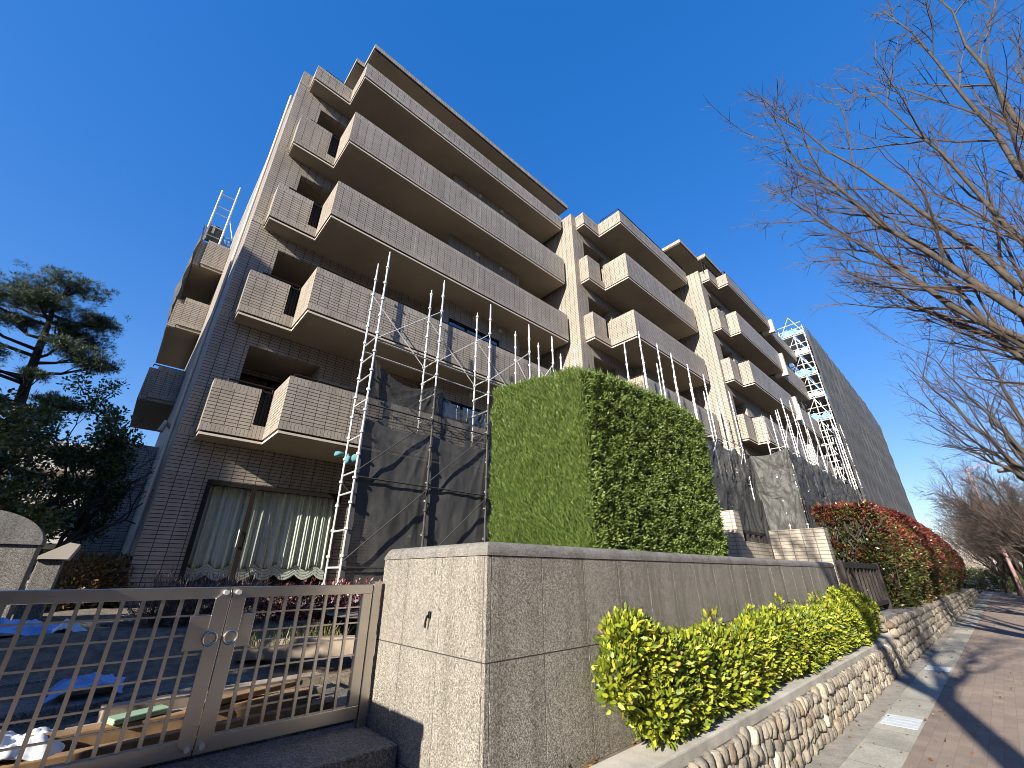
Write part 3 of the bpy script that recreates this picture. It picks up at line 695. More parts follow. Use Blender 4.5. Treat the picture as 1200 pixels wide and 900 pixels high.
for r in range(6):
    xx = 10.86 + 0.08 * (r % 2)
    while xx < 46:
        wd = random.uniform(0.06, 0.15) * (1 + (xx - 10) * 0.012); hh = 0.075
        zc = -1.43 + 0.145 * r
        if zc + 0.03 < top2(xx): sp.append(((xx + wd, 1.70 + 0.012 * r - 0.03, zc + random.uniform(-0.01, 0.01)), wd, hh * random.uniform(0.85, 1.2), random.uniform(0.05, 0.09), random.gauss(0, 0.25)))
        xx += 2 * wd + 0.008
for r in range(4): sp.append(((10.88, 1.80 + 0.13 * r, -0.74), 0.07, 0.075, 0.07, 0)); sp.append(((10.86, 1.80 + 0.13 * r, -0.89), 0.07, 0.075, 0.07, 0))
stones('cobbles', sp, cw2, 2)
# brown fence panel
fp = thing('metal_fence', 'dark brown slatted metal fence panel between the granite wall and the red hedge', 'fence', (10.1, 2.0, -1.0))
for x0 in (10.0, 13.5): off(MB().box(x0, x0 + 0.13, 1.94, 2.05, -1.0, 0.22).build('post', M['brownmetal'], bevel=0.004), fp)
m = MB(); m.box(10.13, 13.5, 1.965, 2.025, 0.10, 0.20); m.box(10.13, 13.5, 1.965, 2.025, -0.62, -0.54); off(m.build('rail', M['brownmetal']), fp)
m = MB()
for k in range(9): q = 10.45 + 0.36 * k; m.box(q, q + 0.045, 1.972, 2.018, -0.54, 0.10)
off(m.build('slat', M['brownmetal']), fp)
# cream tile walls behind the granite wall
# leaf litter along the foot of the planting
P = np.stack([RNG.uniform(1.9, 10.6, 420), RNG.uniform(1.86, 2.04, 420), np.full(420, -1.03)], 1); D = RNG.normal(size=P.shape) * np.array([1, 1, 0.25])
tag(leaf_mesh('leaf_litter', P, D, RNG.uniform(0.02, 0.05, 420), RNG.uniform(0.015, 0.028, 420), M['hedgebrown']), 'dry leaf litter in the bed under the yellow green shrubs', 'leaves', None, 'stuff')
P = np.stack([RNG.uniform(3.5, 40, 500), 1.64 - RNG.random(500) ** 2 * 1.3, np.full(500, -1.486)], 1); D = RNG.normal(size=P.shape) * np.array([1, 1, 0.15])
tag(leaf_mesh('fallen_leaves', P, D, RNG.uniform(0.02, 0.055, 500), RNG.uniform(0.014, 0.03, 500), M['hedgebrown']), 'few fallen leaves along the foot of the cobble walls', 'leaves', None, 'stuff')
bw = thing('tiled_wall', 'cream tiled low garden walls with brown rail between the green hedge and the black netting', 'wall', (9.5, 3.45, -0.5))
m = MB()
m.box(9.5, 9.8, 3.45, 4.3, -0.5, 1.07, 0); m.box(9.5, 9.8, 3.45, 4.3, 1.07, 1.21, 1); off(m.build('pier', [M['tile_cream'], M['tile_cream']]), bw)
m = MB(); m.box(9.8, 11.5, 3.5, 3.7, -0.5, 0.62); off(m.build('low_wall', M['tile_cream']), bw)
m = MB(); m.box(11.5, 11.8, 2.38, 3.48, -0.5, 0.78, 0); m.box(11.5, 11.8, 2.38, 3.48, 0.78, 0.92, 0); off(m.build('pier', M['tile_cream']), bw)
m = MB(); m.box(9.8, 11.5, 3.56, 3.62, 0.80, 0.86)
for k in range(5): m.box(9.95 + 0.33 * k, 10.0 + 0.33 * k, 3.57, 3.61, 0.62, 0.80)
off(m.build('rail', M['brownmetal']), bw)

# ================================================================= SCAFFOLDS
def pole(parent, x, y, z0, z1, r=0.0243, low=None):
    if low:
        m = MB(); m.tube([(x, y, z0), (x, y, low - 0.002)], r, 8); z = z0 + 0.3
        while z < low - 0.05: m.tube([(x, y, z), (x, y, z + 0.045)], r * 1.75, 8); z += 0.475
        off(m.build('pole', M['galvshade']), parent); z0 = low
    m = MB(); m.tube([(x, y, z0), (x, y, z1)], r, 8); m.tube([(x, y, z1 - 0.002), (x, y, z1 + 0.10)], r * 0.72, 8)
    z = z0 + 0.3
    while z < z1 - 0.02:
        m.tube([(x, y, z), (x, y, z + 0.045)], r * 2.0, 8); z += 0.475
    if not low: m.box(x - 0.075, x + 0.075, y - 0.075, y + 0.075, z0 - 0.012, z0 + 0.001)
    return off(m.build('pole', M['galv'], smooth=False), parent)
def rod(parent, name, a, b, r=0.017, mat='galv'):
    m = MB(); m.tube([a, b], r, 6); return off(m.build(name, M[mat]), parent)
def scaffold(label, xs, yo, yi, z0, zto, zti, lifts, brace_lifts, rungs=None, group=None, low=None):
    s = thing('scaffold', label, 'scaffold', (xs[0], yo, z0))
    for i, x in enumerate(xs):
        lw = low if i else None
        pole(s, x, yo, z0, zto if not hasattr(zto, '__len__') else zto[i], low=lw); pole(s, x, yi, z0, zti if not hasattr(zti, '__len__') else zti[i], low=lw - 1.0 if lw else None)
        for z in (rungs or lifts): rod(s, 'transom', (x, yo, z), (x, yi, z), 0.019)
    for z in lifts:
        for a, b in zip(xs[:-1], xs[1:]):
            mt = 'galvshade' if low and z < low else 'galv'
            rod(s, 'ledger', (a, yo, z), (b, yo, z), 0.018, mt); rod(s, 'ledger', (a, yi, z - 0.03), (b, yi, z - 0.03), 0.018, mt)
    for z in brace_lifts:
        for a, b in zip(xs[:-1], xs[1:]):
            mt = 'galvshade' if low and z < low else 'galv'
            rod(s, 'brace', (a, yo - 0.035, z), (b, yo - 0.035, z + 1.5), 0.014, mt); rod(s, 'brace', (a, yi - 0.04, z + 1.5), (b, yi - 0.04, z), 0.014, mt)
    return s
X1 = [3.29, 4.95, 6.64, 8.28, 9.4, 10.6]
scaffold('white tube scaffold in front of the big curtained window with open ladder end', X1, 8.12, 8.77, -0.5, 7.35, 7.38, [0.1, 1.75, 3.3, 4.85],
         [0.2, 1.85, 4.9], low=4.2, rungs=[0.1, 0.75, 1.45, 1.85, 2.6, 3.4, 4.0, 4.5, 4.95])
X2 = [11.4, 12.6, 13.6, 14.9, 16.3, 17.6, 18.9]
scaffold('scaffold of slim white tubes rising above the green hedge by the middle balconies', X2, 5.95, 6.55, -0.5, 7.4, 7.2, [1.6, 3.3, 4.9], [3.3])
X3 = [19.7, 21.2, 22.7, 24.4, 26.2, 28.0, 29.8, 31.6]
scaffold('scaffold over the black netting in front of the far balconies', X3, 4.55, 5.15, -0.5, [6.3, 7.3, 7.6, 7.9, 7.9, 7.9, 7.8, 7.6], [6.1, 6.6, 7.3, 7.5, 7.5, 7.5, 7.4, 7.3], [1.4, 3.1, 4.8], [4.85])
# big covered scaffold
bs = thing('scaffold', 'full height white scaffold tower with blue toe boards under the grey cover', 'scaffold', (34.6, 4.7, -0.5))
for y in (4.72, 5.4, 6.3):
    for x in (34.6, 36.4, 38.2): pole(bs, x, y, -0.5, 17.3 - 0.1 * (x - 34), 0.04)
for k in range(10):
    z = 1.2 + 1.72 * k
    m = MB(); m.box(34.5, 62, 4.8, 5.3, z, z + 0.05); m.box(34.5, 38.4, 5.5, 6.2, z, z + 0.05); off(m.build('plank', M['galvdark']), bs)
    for dz in (0.5, 0.95): rod(bs, 'guard_rail', (34.6, 4.72, z + dz), (34.6, 6.3, z + dz), 0.035)
    rod(bs, 'transom', (34.58, 4.72, z - 0.06), (34.58, 6.3, z - 0.06), 0.04)
    rod(bs, 'brace', (34.56, 4.72, z), (34.56, 5.4, z + 1.6), 0.025); rod(bs, 'brace', (34.56, 6.3, z), (34.56, 5.4, z + 1.6), 0.025)
    if k > 4:
        m = MB(); m.grid(lambda u, v: (34.52 + 0.05 * fbm((u * 4, v * 3, k), 1.5), 4.8 + 1.3 * u, z + 0.06 + (0.35 + 0.35 * fbm((u * 3, 0, k), 1.2)) * v), 14, 5); off(m.build('toe_sheet', M['bluepale' if k % 2 else 'white'], solid=0.01), bs)
for k in range(9):
    x = 33.4 + 0.55 * (k % 5); pole(bs, x - 0.9 + 0.1 * k, 4.55 + 0.12 * (k % 4), -0.5, 8.6 + 0.35 * (k % 3), 0.035)
# small scaffold on the upper end-wall balcony
ss = thing('scaffold', 'small scaffold ladder frame standing above the end wall balconies', 'scaffold', (-0.2, 18.3, 12.4))
for x, t in ((-0.5, 15.4), (0.05, 16.0)):
    m = MB(); m.tube([(x, 18.3, 12.55), (x, 18.3, t)], 0.035, 8); off(m.build('pole', M['galv']), ss)
for z in (12.9, 13.4, 14.1, 14.5, 15.2): rod(ss, 'transom', (-0.5, 18.3, z), (0.05, 18.3, z), 0.022)
rod(ss, 'brace', (0.05, 18.3, 14.2), (0.4, 18.3, 13.2), 0.018); rod(ss, 'ledger', (-0.5, 18.3, 13.2), (-0.5, 21, 13.2)); rod(ss, 'ledger', (-0.5, 18.3, 14.5), (-0.5, 21, 14.5))
# nets
def net(label, a, b, ztop, zbot, mat, amp=0.06, sag=0.25, folds=9, seed=0, slack=0.0, group=None, res=(130, 90), knots=3):
    a = Vector(a); b = Vector(b); d = (b - a).normalized(); n = Vector((d.y, -d.x, 0)); Lg = (b - a).length
    def fn(u, v):
        zt = (ztop[0] + (ztop[1] - ztop[0]) * u) - sag * abs(math.sin(u * PI * knots)) ** 0.8 * (1 - v)
        zb = (zbot[0] + (zbot[1] - zbot[0]) * u) + 0.10 * abs(math.sin(u * PI * knots)) * v
        z = zt + (zb - zt) * v
        # radial creases hanging from the tie points
        q = (u * knots) % 1.0; k0 = math.atan2(v + 0.08, q + 0.001); k1 = math.atan2(v + 0.08, 1.001 - q)
        sh = lambda t: (1 - abs(math.sin(t))) ** 1.2 * 1.2 - 0.4
        cr = sh(k0 * folds + seed) * math.exp(-2.0 * q) + sh(k1 * (folds + 2) + seed * 2) * math.exp(-2.0 * (1 - q))
        fl = fbm((u * Lg * 0.9 + seed, v * 1.2, seed), 1.6)
        o_ = amp * (0.55 * cr + 1.2 * fl + 0.35 * fbm((u * Lg * 3 + seed, v * 5, seed), 1.5)) * (0.25 + 0.75 * math.sin(min(1, max(0, v)) * PI) ** 0.5)
        p = a + d * (u * Lg) + n * (o_ + slack * math.sin(v * PI))
        return (p.x, p.y, z)
    m = MB(); m.grid(fn, *res); o = m.build('site_netting', M[mat], smooth=True)
    return tag(o, label, 'netting', group)
net('thin see-through black netting strip tied high on the scaffold by the window', (3.36, 8.20, 0), (6.66, 8.20, 0), (4.45, 4.1), (2.7, 2.7), 'netthin', 0.03, 0.35, seed=1, knots=2)
net('black netting hung on the scaffold beside the curtained window', (3.33, 8.172, 0), (6.66, 8.172, 0), (3.0, 2.95), (-0.35, -0.35), 'net', 0.022, 0.10, 6, seed=4, knots=2)
net('black netting partly behind the green hedge near the building', (6.7, 8.18, 0), (10.6, 8.18, 0), (4.1, 4.1), (-0.35, -0.35), 'net', 0.026, 0.2, seed=7, knots=3)
net('upper black netting on the near side of the far scaffold', (11.0, 5.82, 0), (19.62, 5.95, 0), (4.75, 4.65), (2.6, 2.6), 'net', 0.08, 0.25, seed=2, knots=5)
net('lower black netting behind the cream tiled walls', (11.0, 5.80, 0), (19.62, 5.9, 0), (2.8, 2.8), (-0.4, -0.4), 'net', 0.08, 0.1, seed=9, knots=5)
net('sunlit black netting at the end of the far scaffold, upper sheet', (19.62, 5.95, 0), (19.66, 4.5, 0), (4.65, 4.75), (2.65, 2.75), 'net', 0.10, 0.12, 7, seed=3, knots=1)
net('sunlit black netting at the end of the far scaffold, lower sheet', (19.64, 5.98, 0), (19.68, 4.52, 0), (3.02, 3.1), (-0.4, -0.4), 'net', 0.12, 0.10, 5, seed=12, knots=1)
net('upper long black netting on the street side of the far scaffold', (19.66, 4.5, 0), (32.6, 4.42, 0), (4.8, 4.7), (2.7, 2.7), 'net', 0.10, 0.22, seed=5, res=(160, 40), knots=6)
net('lower long black netting on the street side of the far scaffold', (19.68, 4.46, 0), (32.6, 4.40, 0), (2.9, 2.9), (-0.4, -0.4), 'net', 0.10, 0.12, seed=8, res=(160, 40), knots=6)
def covf(u, v):
    x = 34.62 + 27.6 * u; top = 17.15 - 0.75 * u - (0.0 if u < 0.78 else 0.7 * (u - 0.78) / 0.22 * (1 if u < 0.97 else 1.2))
    z = top + (-0.3 - top) * v; se = abs(((x - 34.62) / 1.8) % 1 - 0.5) * 2
    return (x, 4.62 - 0.10 * (1 - se ** 8) + 0.05 * fbm((x, z * 0.25, 0), 0.9) + 0.02 * math.sin(z * 2 * PI / 1.72), z)
m = MB(); m.grid(covf, 220, 90)
def covr(u, v):
    p = covf(1, v); return (p[0], p[1] + 8 * u, p[2])
m.grid(covr, 20, 40)
tag(m.build('site_cover', M['cover'], smooth=True), 'tall grey sheet covering the far end of the building', 'netting')
net('grey netting draped down the outer side of the end wall balconies', (-0.60, 22.2, 0), (-0.60, 18.15, 0), (13.4, 13.3), (9.4, 9.6), 'net', 0.12, 0.1, seed=15, knots=1, res=(40, 60))
m = MB(); m.grid(lambda u, v: (-0.45 + 0.50 * u, 18.42 + 0.03 * math.sin(u * 9), 13.55 - 0.85 * v), 12, 4); tag(m.build('site_netting', M['net'], solid=0.01), 'dark panel of netting in the small scaffold on the end wall balcony', 'netting')
m = MB(); m.grid(lambda u, v: (0.10 + 0.34 * u, 18.45 + 0.05 * fbm((u * 3, v * 3, 2), 1.5), 13.25 - 0.6 * v), 12, 10); tag(m.build('plastic_sheet', M['blue'], smooth=True, solid=0.01), 'blue sheet hanging beside the dark netting panel on the end wall balcony', 'sheet')
rg = MB()
def rag(c, r, seed):
    bv, bf = ico(2); n = len(rg.v)
    for q in bv:
        s = 1 + 0.5 * fbm((q[0] * 1.3 + seed, q[1] * 1.3, q[2] * 1.3), 1.4); rg.v.append((c[0] + q[0] * r[0] * s, c[1] + q[1] * r[1] * s, c[2] + q[2] * r[2] * s))
    rg.f.extend(tuple(n + i for i in f) for f in bf); rg.mi.extend([0] * len(bf))
rag((3.05, 8.5, 2.22), (0.10, 0.08, 0.06), 1); rag((3.33, 8.3, 2.15), (0.10, 0.08, 0.09), 4); rag((3.2, 8.4, 2.12), (0.05, 0.05, 0.11), 6)
tag(rg.build('work_cloth', M['cloth'], smooth=True), 'teal work cloth tied to the ladder end of the scaffold', 'cloth')

# ================================================================= HEDGES AND SHRUBS
def face_samples(n, x0, x1, y0, y1, z0, z1, faces='LFT'):
    """points and outward normals on the left (-X), front (-Y), right (+X) and top of a box"""
    ar = {'L': (y1 - y0) * (z1 - z0), 'F': (x1 - x0) * (z1 - z0), 'T': (x1 - x0) * (y1 - y0), 'R': (y1 - y0) * (z1 - z0)}
    tot = sum(ar[f] for f in faces); P = []; Nn = []
    for f in faces:
        k = int(n * ar[f] / tot); u = RNG.random((k, 2))
        if f in 'LR': p = np.stack([np.full(k, x0 if f == 'L' else x1), y0 + (y1 - y0)*u[:, 0], z0 + (z1 - z0)*u[:, 1]], 1); q = (-1 if f == 'L' else 1, 0, 0)
        elif f == 'F': p = np.stack([x0 + (x1 - x0)*u[:, 0], np.full(k, y0), z0 + (z1 - z0)*u[:, 1]], 1); q = (0, -1, 0)
        else: p = np.stack([x0 + (x1 - x0)*u[:, 0], y0 + (y1 - y0)*u[:, 1], np.full(k, z1)], 1); q = (0, 0, 1)
        P.append(p); Nn.append(np.tile(q, (k, 1)))
    return np.concatenate(P), np.concatenate(Nn).astype(float)
def nfield(P, s, seed=0.0): return np.array([noise.noise(Vector((p[0]*s + seed, p[1]*s, p[2]*s))) for p in P])
# clipped conifer hedge
hx0, hx1, hy0, hy1, hz0, hz1 = 3.36, 6.55, 2.5, 4.02, 0.0, 2.12
hg = thing('box_hedge', 'tall clipped bright green conifer hedge block behind the granite wall', 'hedge', (4.9, 3.2, -0.4))
m = MB(); m.box(hx0 + 0.10, hx1 - 0.10, hy0 + 0.10, hy1 - 0.1, -0.4, hz1 - 0.08); off(m.build('twig_core', M['hedgecore'], bevel=0.2), hg)
def dome(P):
    u = (P[:, 0] - hx0) / (hx1 - hx0); vv = (P[:, 1] - hy0) / (hy1 - hy0)
    return -0.10 + 0.22 * np.sin(np.clip(u, 0, 1) * PI * 0.62 + 0.25) - 0.25 * np.clip(u - 0.72, 0, 1) ** 1.3 * 2.2 + 0.2 * vv
def hedge_pts(n, faces, depth):
    P, Q = face_samples(n, hx0, hx1, hy0, hy1, hz0, hz1, faces)
    f = np.clip((P[:, 2] - hz0) / (hz1 - hz0), 0, 1); P[:, 2] += f * dome(P)
    P = P - Q * (RNG.random((len(P), 1)) ** 1.5 * depth)
    # rounded vertical edges
    r = 0.14
    dx = np.clip(r - (P[:, 0] - hx0), 0, r) / r; dy = np.clip(r - (P[:, 1] - hy0), 0, r) / r
    k = np.where((dx > 0) & (dy > 0))[0]; P[k, 0] += dy[k] ** 2 * r * 0.3; P[k, 1] += dx[k] ** 2 * r * 0.3
    rx = np.clip((P[:, 0] - hx1 + 0.3) / 0.3, 0, 1); P[:, 1] += rx ** 2 * 0.12
    return P, Q
P, Q = hedge_pts(64000, 'L', 0.07); P += Q * (0.05 * nfield(P, 5.0))[:, None]
D = Q * 0.55 + np.array([0, 0, 0.9]) + RNG.normal(size=P.shape) * 0.33
o1 = leaf_mesh('clipped_foliage', P, D, RNG.uniform(0.03, 0.07, len(P)), RNG.uniform(0.006, 0.014, len(P)), M['hedgefresh']); off(o1, hg)
P, Q = hedge_pts(120000, 'FTR', 0.10)
P += Q * (0.065 * nfield(P, 8.0) + 0.04 * nfield(P, 18.0, 5.0) + 0.03 * nfield(P, 2.0, 9.0))[:, None]
D = Q * 0.9 + np.array([0, 0, 0.45]) + RNG.normal(size=P.shape) * 0.6
o1 = leaf_mesh('clumped_foliage', P, D, RNG.uniform(0.022, 0.055, len(P)), RNG.uniform(0.009, 0.022, len(P)), M['hedge']); off(o1, hg)
P, Q = hedge_pts(9000, 'T', 0.05); P[:, 2] += 0.02
D = np.array([0, 0, 1.0]) + RNG.normal(size=P.shape) * 0.3
off(leaf_mesh('top_sprays', P, D, RNG.uniform(0.04, 0.12, len(P)), RNG.uniform(0.007, 0.014, len(P)), M['hedgefresh']), hg)

# yellow-green shrub row
ys_ = thing('shrub_row', 'row of glossy yellow green leaved shrubs on the cobble wall beside the granite wall', 'shrub', (3.6, 1.92, -1.0))
bl = []; xx = 3.02; kk_ = 0
while xx < 10.4:
    sz = random.uniform(0.85, 1.15) * (1.0 + 0.03 * (xx - 2.6)); hgt = random.uniform(0.9, 1.12)
    bl.append((xx, 1.87 + random.uniform(-0.05, 0.03), -0.76 + random.uniform(-0.04, 0.05), 0.23 * sz, 0.15, 0.26 * hgt))
    if random.random() < 0.8: bl.append((xx + random.uniform(-.08, .08), 1.84 + random.uniform(-.05, .03), -0.57 + random.uniform(-0.05, 0.05), 0.19 * sz, 0.15, 0.17))
    if random.random() < 0.45: bl.append((xx + random.uniform(-.1, .1), 1.88, -0.40 + random.uniform(-0.05, 0.06), 0.07, 0.06, 0.12))
    xx += random.uniform(0.20, 0.31); kk_ += 1
bl.append((2.78, 1.84, -0.40, 0.22, 0.15, 0.15)); bl.append((2.60, 1.84, -0.60, 0.14, 0.12, 0.16)); bl.append((2.86, 1.85, -0.74, 0.14, 0.12, 0.16)); bl.append((9.4, 1.9, -0.36, 0.2, 0.1, 0.16)); bl.append((8.6, 1.9, -0.38, 0.12, 0.1, 0.16))
P = []; Q = []
for (x, y, z, a, b, c) in bl:
    k = int(33000 * (a * b * c) ** 0.66) if a > 0.08 else 50
    q = nrm(RNG.normal(size=(k, 3))); s = RNG.uniform(0.5, 1.12, (k, 1)); P.append(np.array([x, y, z]) + q * s * np.array([a, b, c])); Q.append(q)
P = np.concatenate(P); Q = np.concatenate(Q)
keep = (P[:, 2] > -0.985) & (P[:, 1] < 2.03); P, Q = P[keep], Q[keep]
D = Q * 0.7 + np.array([-0.1, -0.25, 0.55]) + RNG.normal(size=P.shape) * 0.5
near = np.clip((P[:, 0] - 1.6) / 5, 0, 1)
off(leaf_mesh('foliage', P, D, RNG.uniform(0.028, 0.07, len(P)), RNG.uniform(0.015, 0.032, len(P)), M['yellow'], six=True, curl=0.22), ys_)
m = MB()
for (x, y, z, a, b, c) in bl:
    for k in range(3 if x > 2.95 else 1): m.tube([(max(x, 3.0) + random.uniform(-0.05, 0.05), 1.96, -1.03), (x + random.uniform(-0.1, 0.1), y + 0.03, z - 0.05), (x + random.uniform(-0.15, 0.15), y - 0.02, z + c * 0.8)], [0.007, 0.005, 0.003], 5)
off(m.build('stem', M['twig']), ys_)

# red photinia hedge
rh = thing('red_hedge', 'long clipped hedge of red tipped leaves on the pale cobble wall', 'hedge', (20, 2.3, -0.7))
m = MB(); m.prism([(14.25, -0.75), (36.5, -0.95), (36.5, 1.3), (14.25, 1.3)], 2.15, 2.85, 'y'); off(m.build('twig_core', M['hedgecore'], bevel=0.1, fix=True), rh)
def red_pts(n):
    P, Q = face_samples(n, 13.9, 37.0, 1.86, 3.0, -0.80, 1.62, 'LFTR')
    # spend more points close by
    nearp, nq = face_samples(int(n * 0.8), 13.9, 20.0, 1.86, 3.0, -0.80, 1.62, 'LF')
    P = np.concatenate([P, nearp]); Q = np.concatenate([Q, nq])
    P[:, 1] -= 0.42 * np.sin(np.clip((P[:, 2] + 0.6) / 2.2, 0, 1) * PI) * (P[:, 1] < 2.4) * np.clip((P[:, 0] - 13.9) / 3, 0.15, 1)
    P[:, 2] += ((P[:, 2] + 0.8) / 2.4) * (0.32 * np.clip((P[:, 0] - 15) / 6, 0, 1) - 0.4 * np.clip((P[:, 0] - 30) / 7, 0, 1))
    return P, Q
P, Q = red_pts(46000); nf = nfield(P, 2.2); P += Q * (0.16 * nf + 0.10 * nfield(P, 6, 4.0))[:, None] - Q * (RNG.random((len(P), 1)) ** 2 * 0.22)
thin = (P[:, 0] < 14.5) & (P[:, 2] < 1.4 + 0.2 * nf) & (RNG.random(len(P)) < 0.62 - 0.9 * nf); P, Q = P[~thin], Q[~thin]; nf = nf[~thin]
D = Q + np.array([0, 0, 0.5]) + RNG.normal(size=P.shape) * 0.55
hh = (P[:, 2] + 0.6) / 2.2; sel = RNG.random(len(P))
pr_ = np.clip(0.10 + 0.75 * (hh - 0.35) + 0.35 * np.clip((P[:, 0] - 16) / 6, -0.4, 0.5) + 0.5 * nf, 0.03, 0.92)
red = sel < pr_; rust = (~red) & (sel > 0.88); gr = ~(red | rust)
for nm, k, mt in (('red_foliage', red, 'redleaf'), ('rusty_foliage', rust, 'rustleaf'), ('green_foliage', gr, 'greenleaf')):
    q = P[k]; off(leaf_mesh(nm, q, D[k], RNG.uniform(0.07, 0.125, len(q)), RNG.uniform(0.03, 0.05, len(q)), M[mt]), rh)
m = MB()
for k in range(70):
    y = random.uniform(1.8, 2.95); z = random.uniform(-0.7, 0.7); x = 13.98
    pts = [(14.5, y, z)]
    for j in range(4): x0 = pts[-1]; pts.append((14.0 + random.uniform(-0.12, 0.2), x0[1] + random.uniform(-0.22, 0.22), x0[2] + random.uniform(0.08, 0.3)))
    m.tube(pts, [0.028, 0.022, 0.017, 0.011, 0.006], 5)
off(m.build('branch', M['bark']), rh)

# ---- generic blob shrub
def shrub(name, label, cat, blobs, n, Ls, Ws, mat, dirup=0.4, jit=0.6, fill=0.6, zmin=None, six=False, stems=True, stem_mat='twig', base=None):
    c0 = blobs[0]; t = thing(name, label, cat, base or (c0[0], c0[1], c0[2] - c0[5]))
    P = []; Q = []; vol = [b[3]*b[4]*b[5] for b in blobs]; tot = sum(v ** 0.7 for v in vol)
    for b, v in zip(blobs, vol):
        k = int(n * v ** 0.7 / tot); q = nrm(RNG.normal(size=(k, 3))); s = RNG.uniform(fill, 1.06, (k, 1)); p = np.array(b[:3]) + q * s * np.array(b[3:6]); P.append(p); Q.append(q)
    P = np.concatenate(P); Q = np.concatenate(Q)
    if zmin is not None: kk = P[:, 2] > zmin; P, Q = P[kk], Q[kk]
    D = Q * 0.8 + np.array([0, 0, dirup]) + RNG.normal(size=P.shape) * jit
    off(leaf_mesh('foliage', P, D, RNG.uniform(*Ls, len(P)), RNG.uniform(*Ws, len(P)), M[mat], six=six, curl=0.2), t)
    if stems:
        m = MB(); bz = t.location
        for b in blobs:
            for j in range(3):
                e = (b[0] + random.uniform(-.5, .5) * b[3], b[1] + random.uniform(-.5, .5) * b[4], b[2] + random.uniform(-.2, .6) * b[5])
                mid = ((bz.x + e[0]) / 2 + random.uniform(-.1, .1) * b[3], (bz.y + e[1]) / 2, (bz.z + e[2]) / 2)
                m.tube([tuple(bz), mid, e], [0.02 * (1 + b[5]), 0.014 * (1 + b[5]), 0.006], 5)
        off(m.build('stem', M[stem_mat]), t)
    return t
shrub('round_hedge', 'low brown leaved hedge in the shade at the foot of the building corner', 'hedge', [(-0.15 + 0.18*k, 10.6 + 0.1*k, -0.25, 0.3, 0.45, 0.55) for k in range(4)], 5000, (0.05, 0.09), (0.03, 0.05), 'hedgebrown', fill=0.7)
shrub('dry_shrub', 'dry leafless brown shrub seen over the top rail of the gate', 'shrub', [(0.62 + 0.22*k, 6.3, -0.38, 0.22, 0.3, 0.34) for k in range(5)], 9000, (0.06, 0.15), (0.004, 0.009), 'deadtwig', dirup=0.9, jit=0.5, fill=0.2)
shrub('crimson_shrub', 'crimson leaved low shrub behind the right leaf of the gate', 'shrub', [(1.75 + 0.3*k, 6.1 - 0.12*k, -0.36, 0.24, 0.28, 0.28) for k in range(6)], 5200, (0.035, 0.065), (0.015, 0.026), 'nandina', fill=0.3)
shrub('pine_shrub', 'olive pruned pine top behind the green hedge', 'shrub', [(7.4, 4.6, 3.35, 0.75, 0.5, 0.42), (8.3, 4.7, 3.3, 0.6, 0.5, 0.35), (9.1, 4.6, 3.0, 0.5, 0.4, 0.28)], 12000, (0.06, 0.13), (0.005, 0.01), 'pinetopleaf', dirup=0.7, fill=0.3, base=(7.9, 4.8, -0.4))
g = thing('dry_grass', 'tuft of dry yellow grass by the timber edge behind the gate', 'grass', (1.9, 5.0, -0.6))
P = np.stack([RNG.uniform(1.2, 2.1, 700), RNG.uniform(4.7, 5.5, 700), np.full(700, -0.62)], 1); D = np.array([0, 0, 1.0]) + RNG.normal(size=P.shape) * 0.4
off(leaf_mesh('blades', P, D, RNG.uniform(0.06, 0.2, 700), RNG.uniform(0.004, 0.008, 700), M['grass']), g)

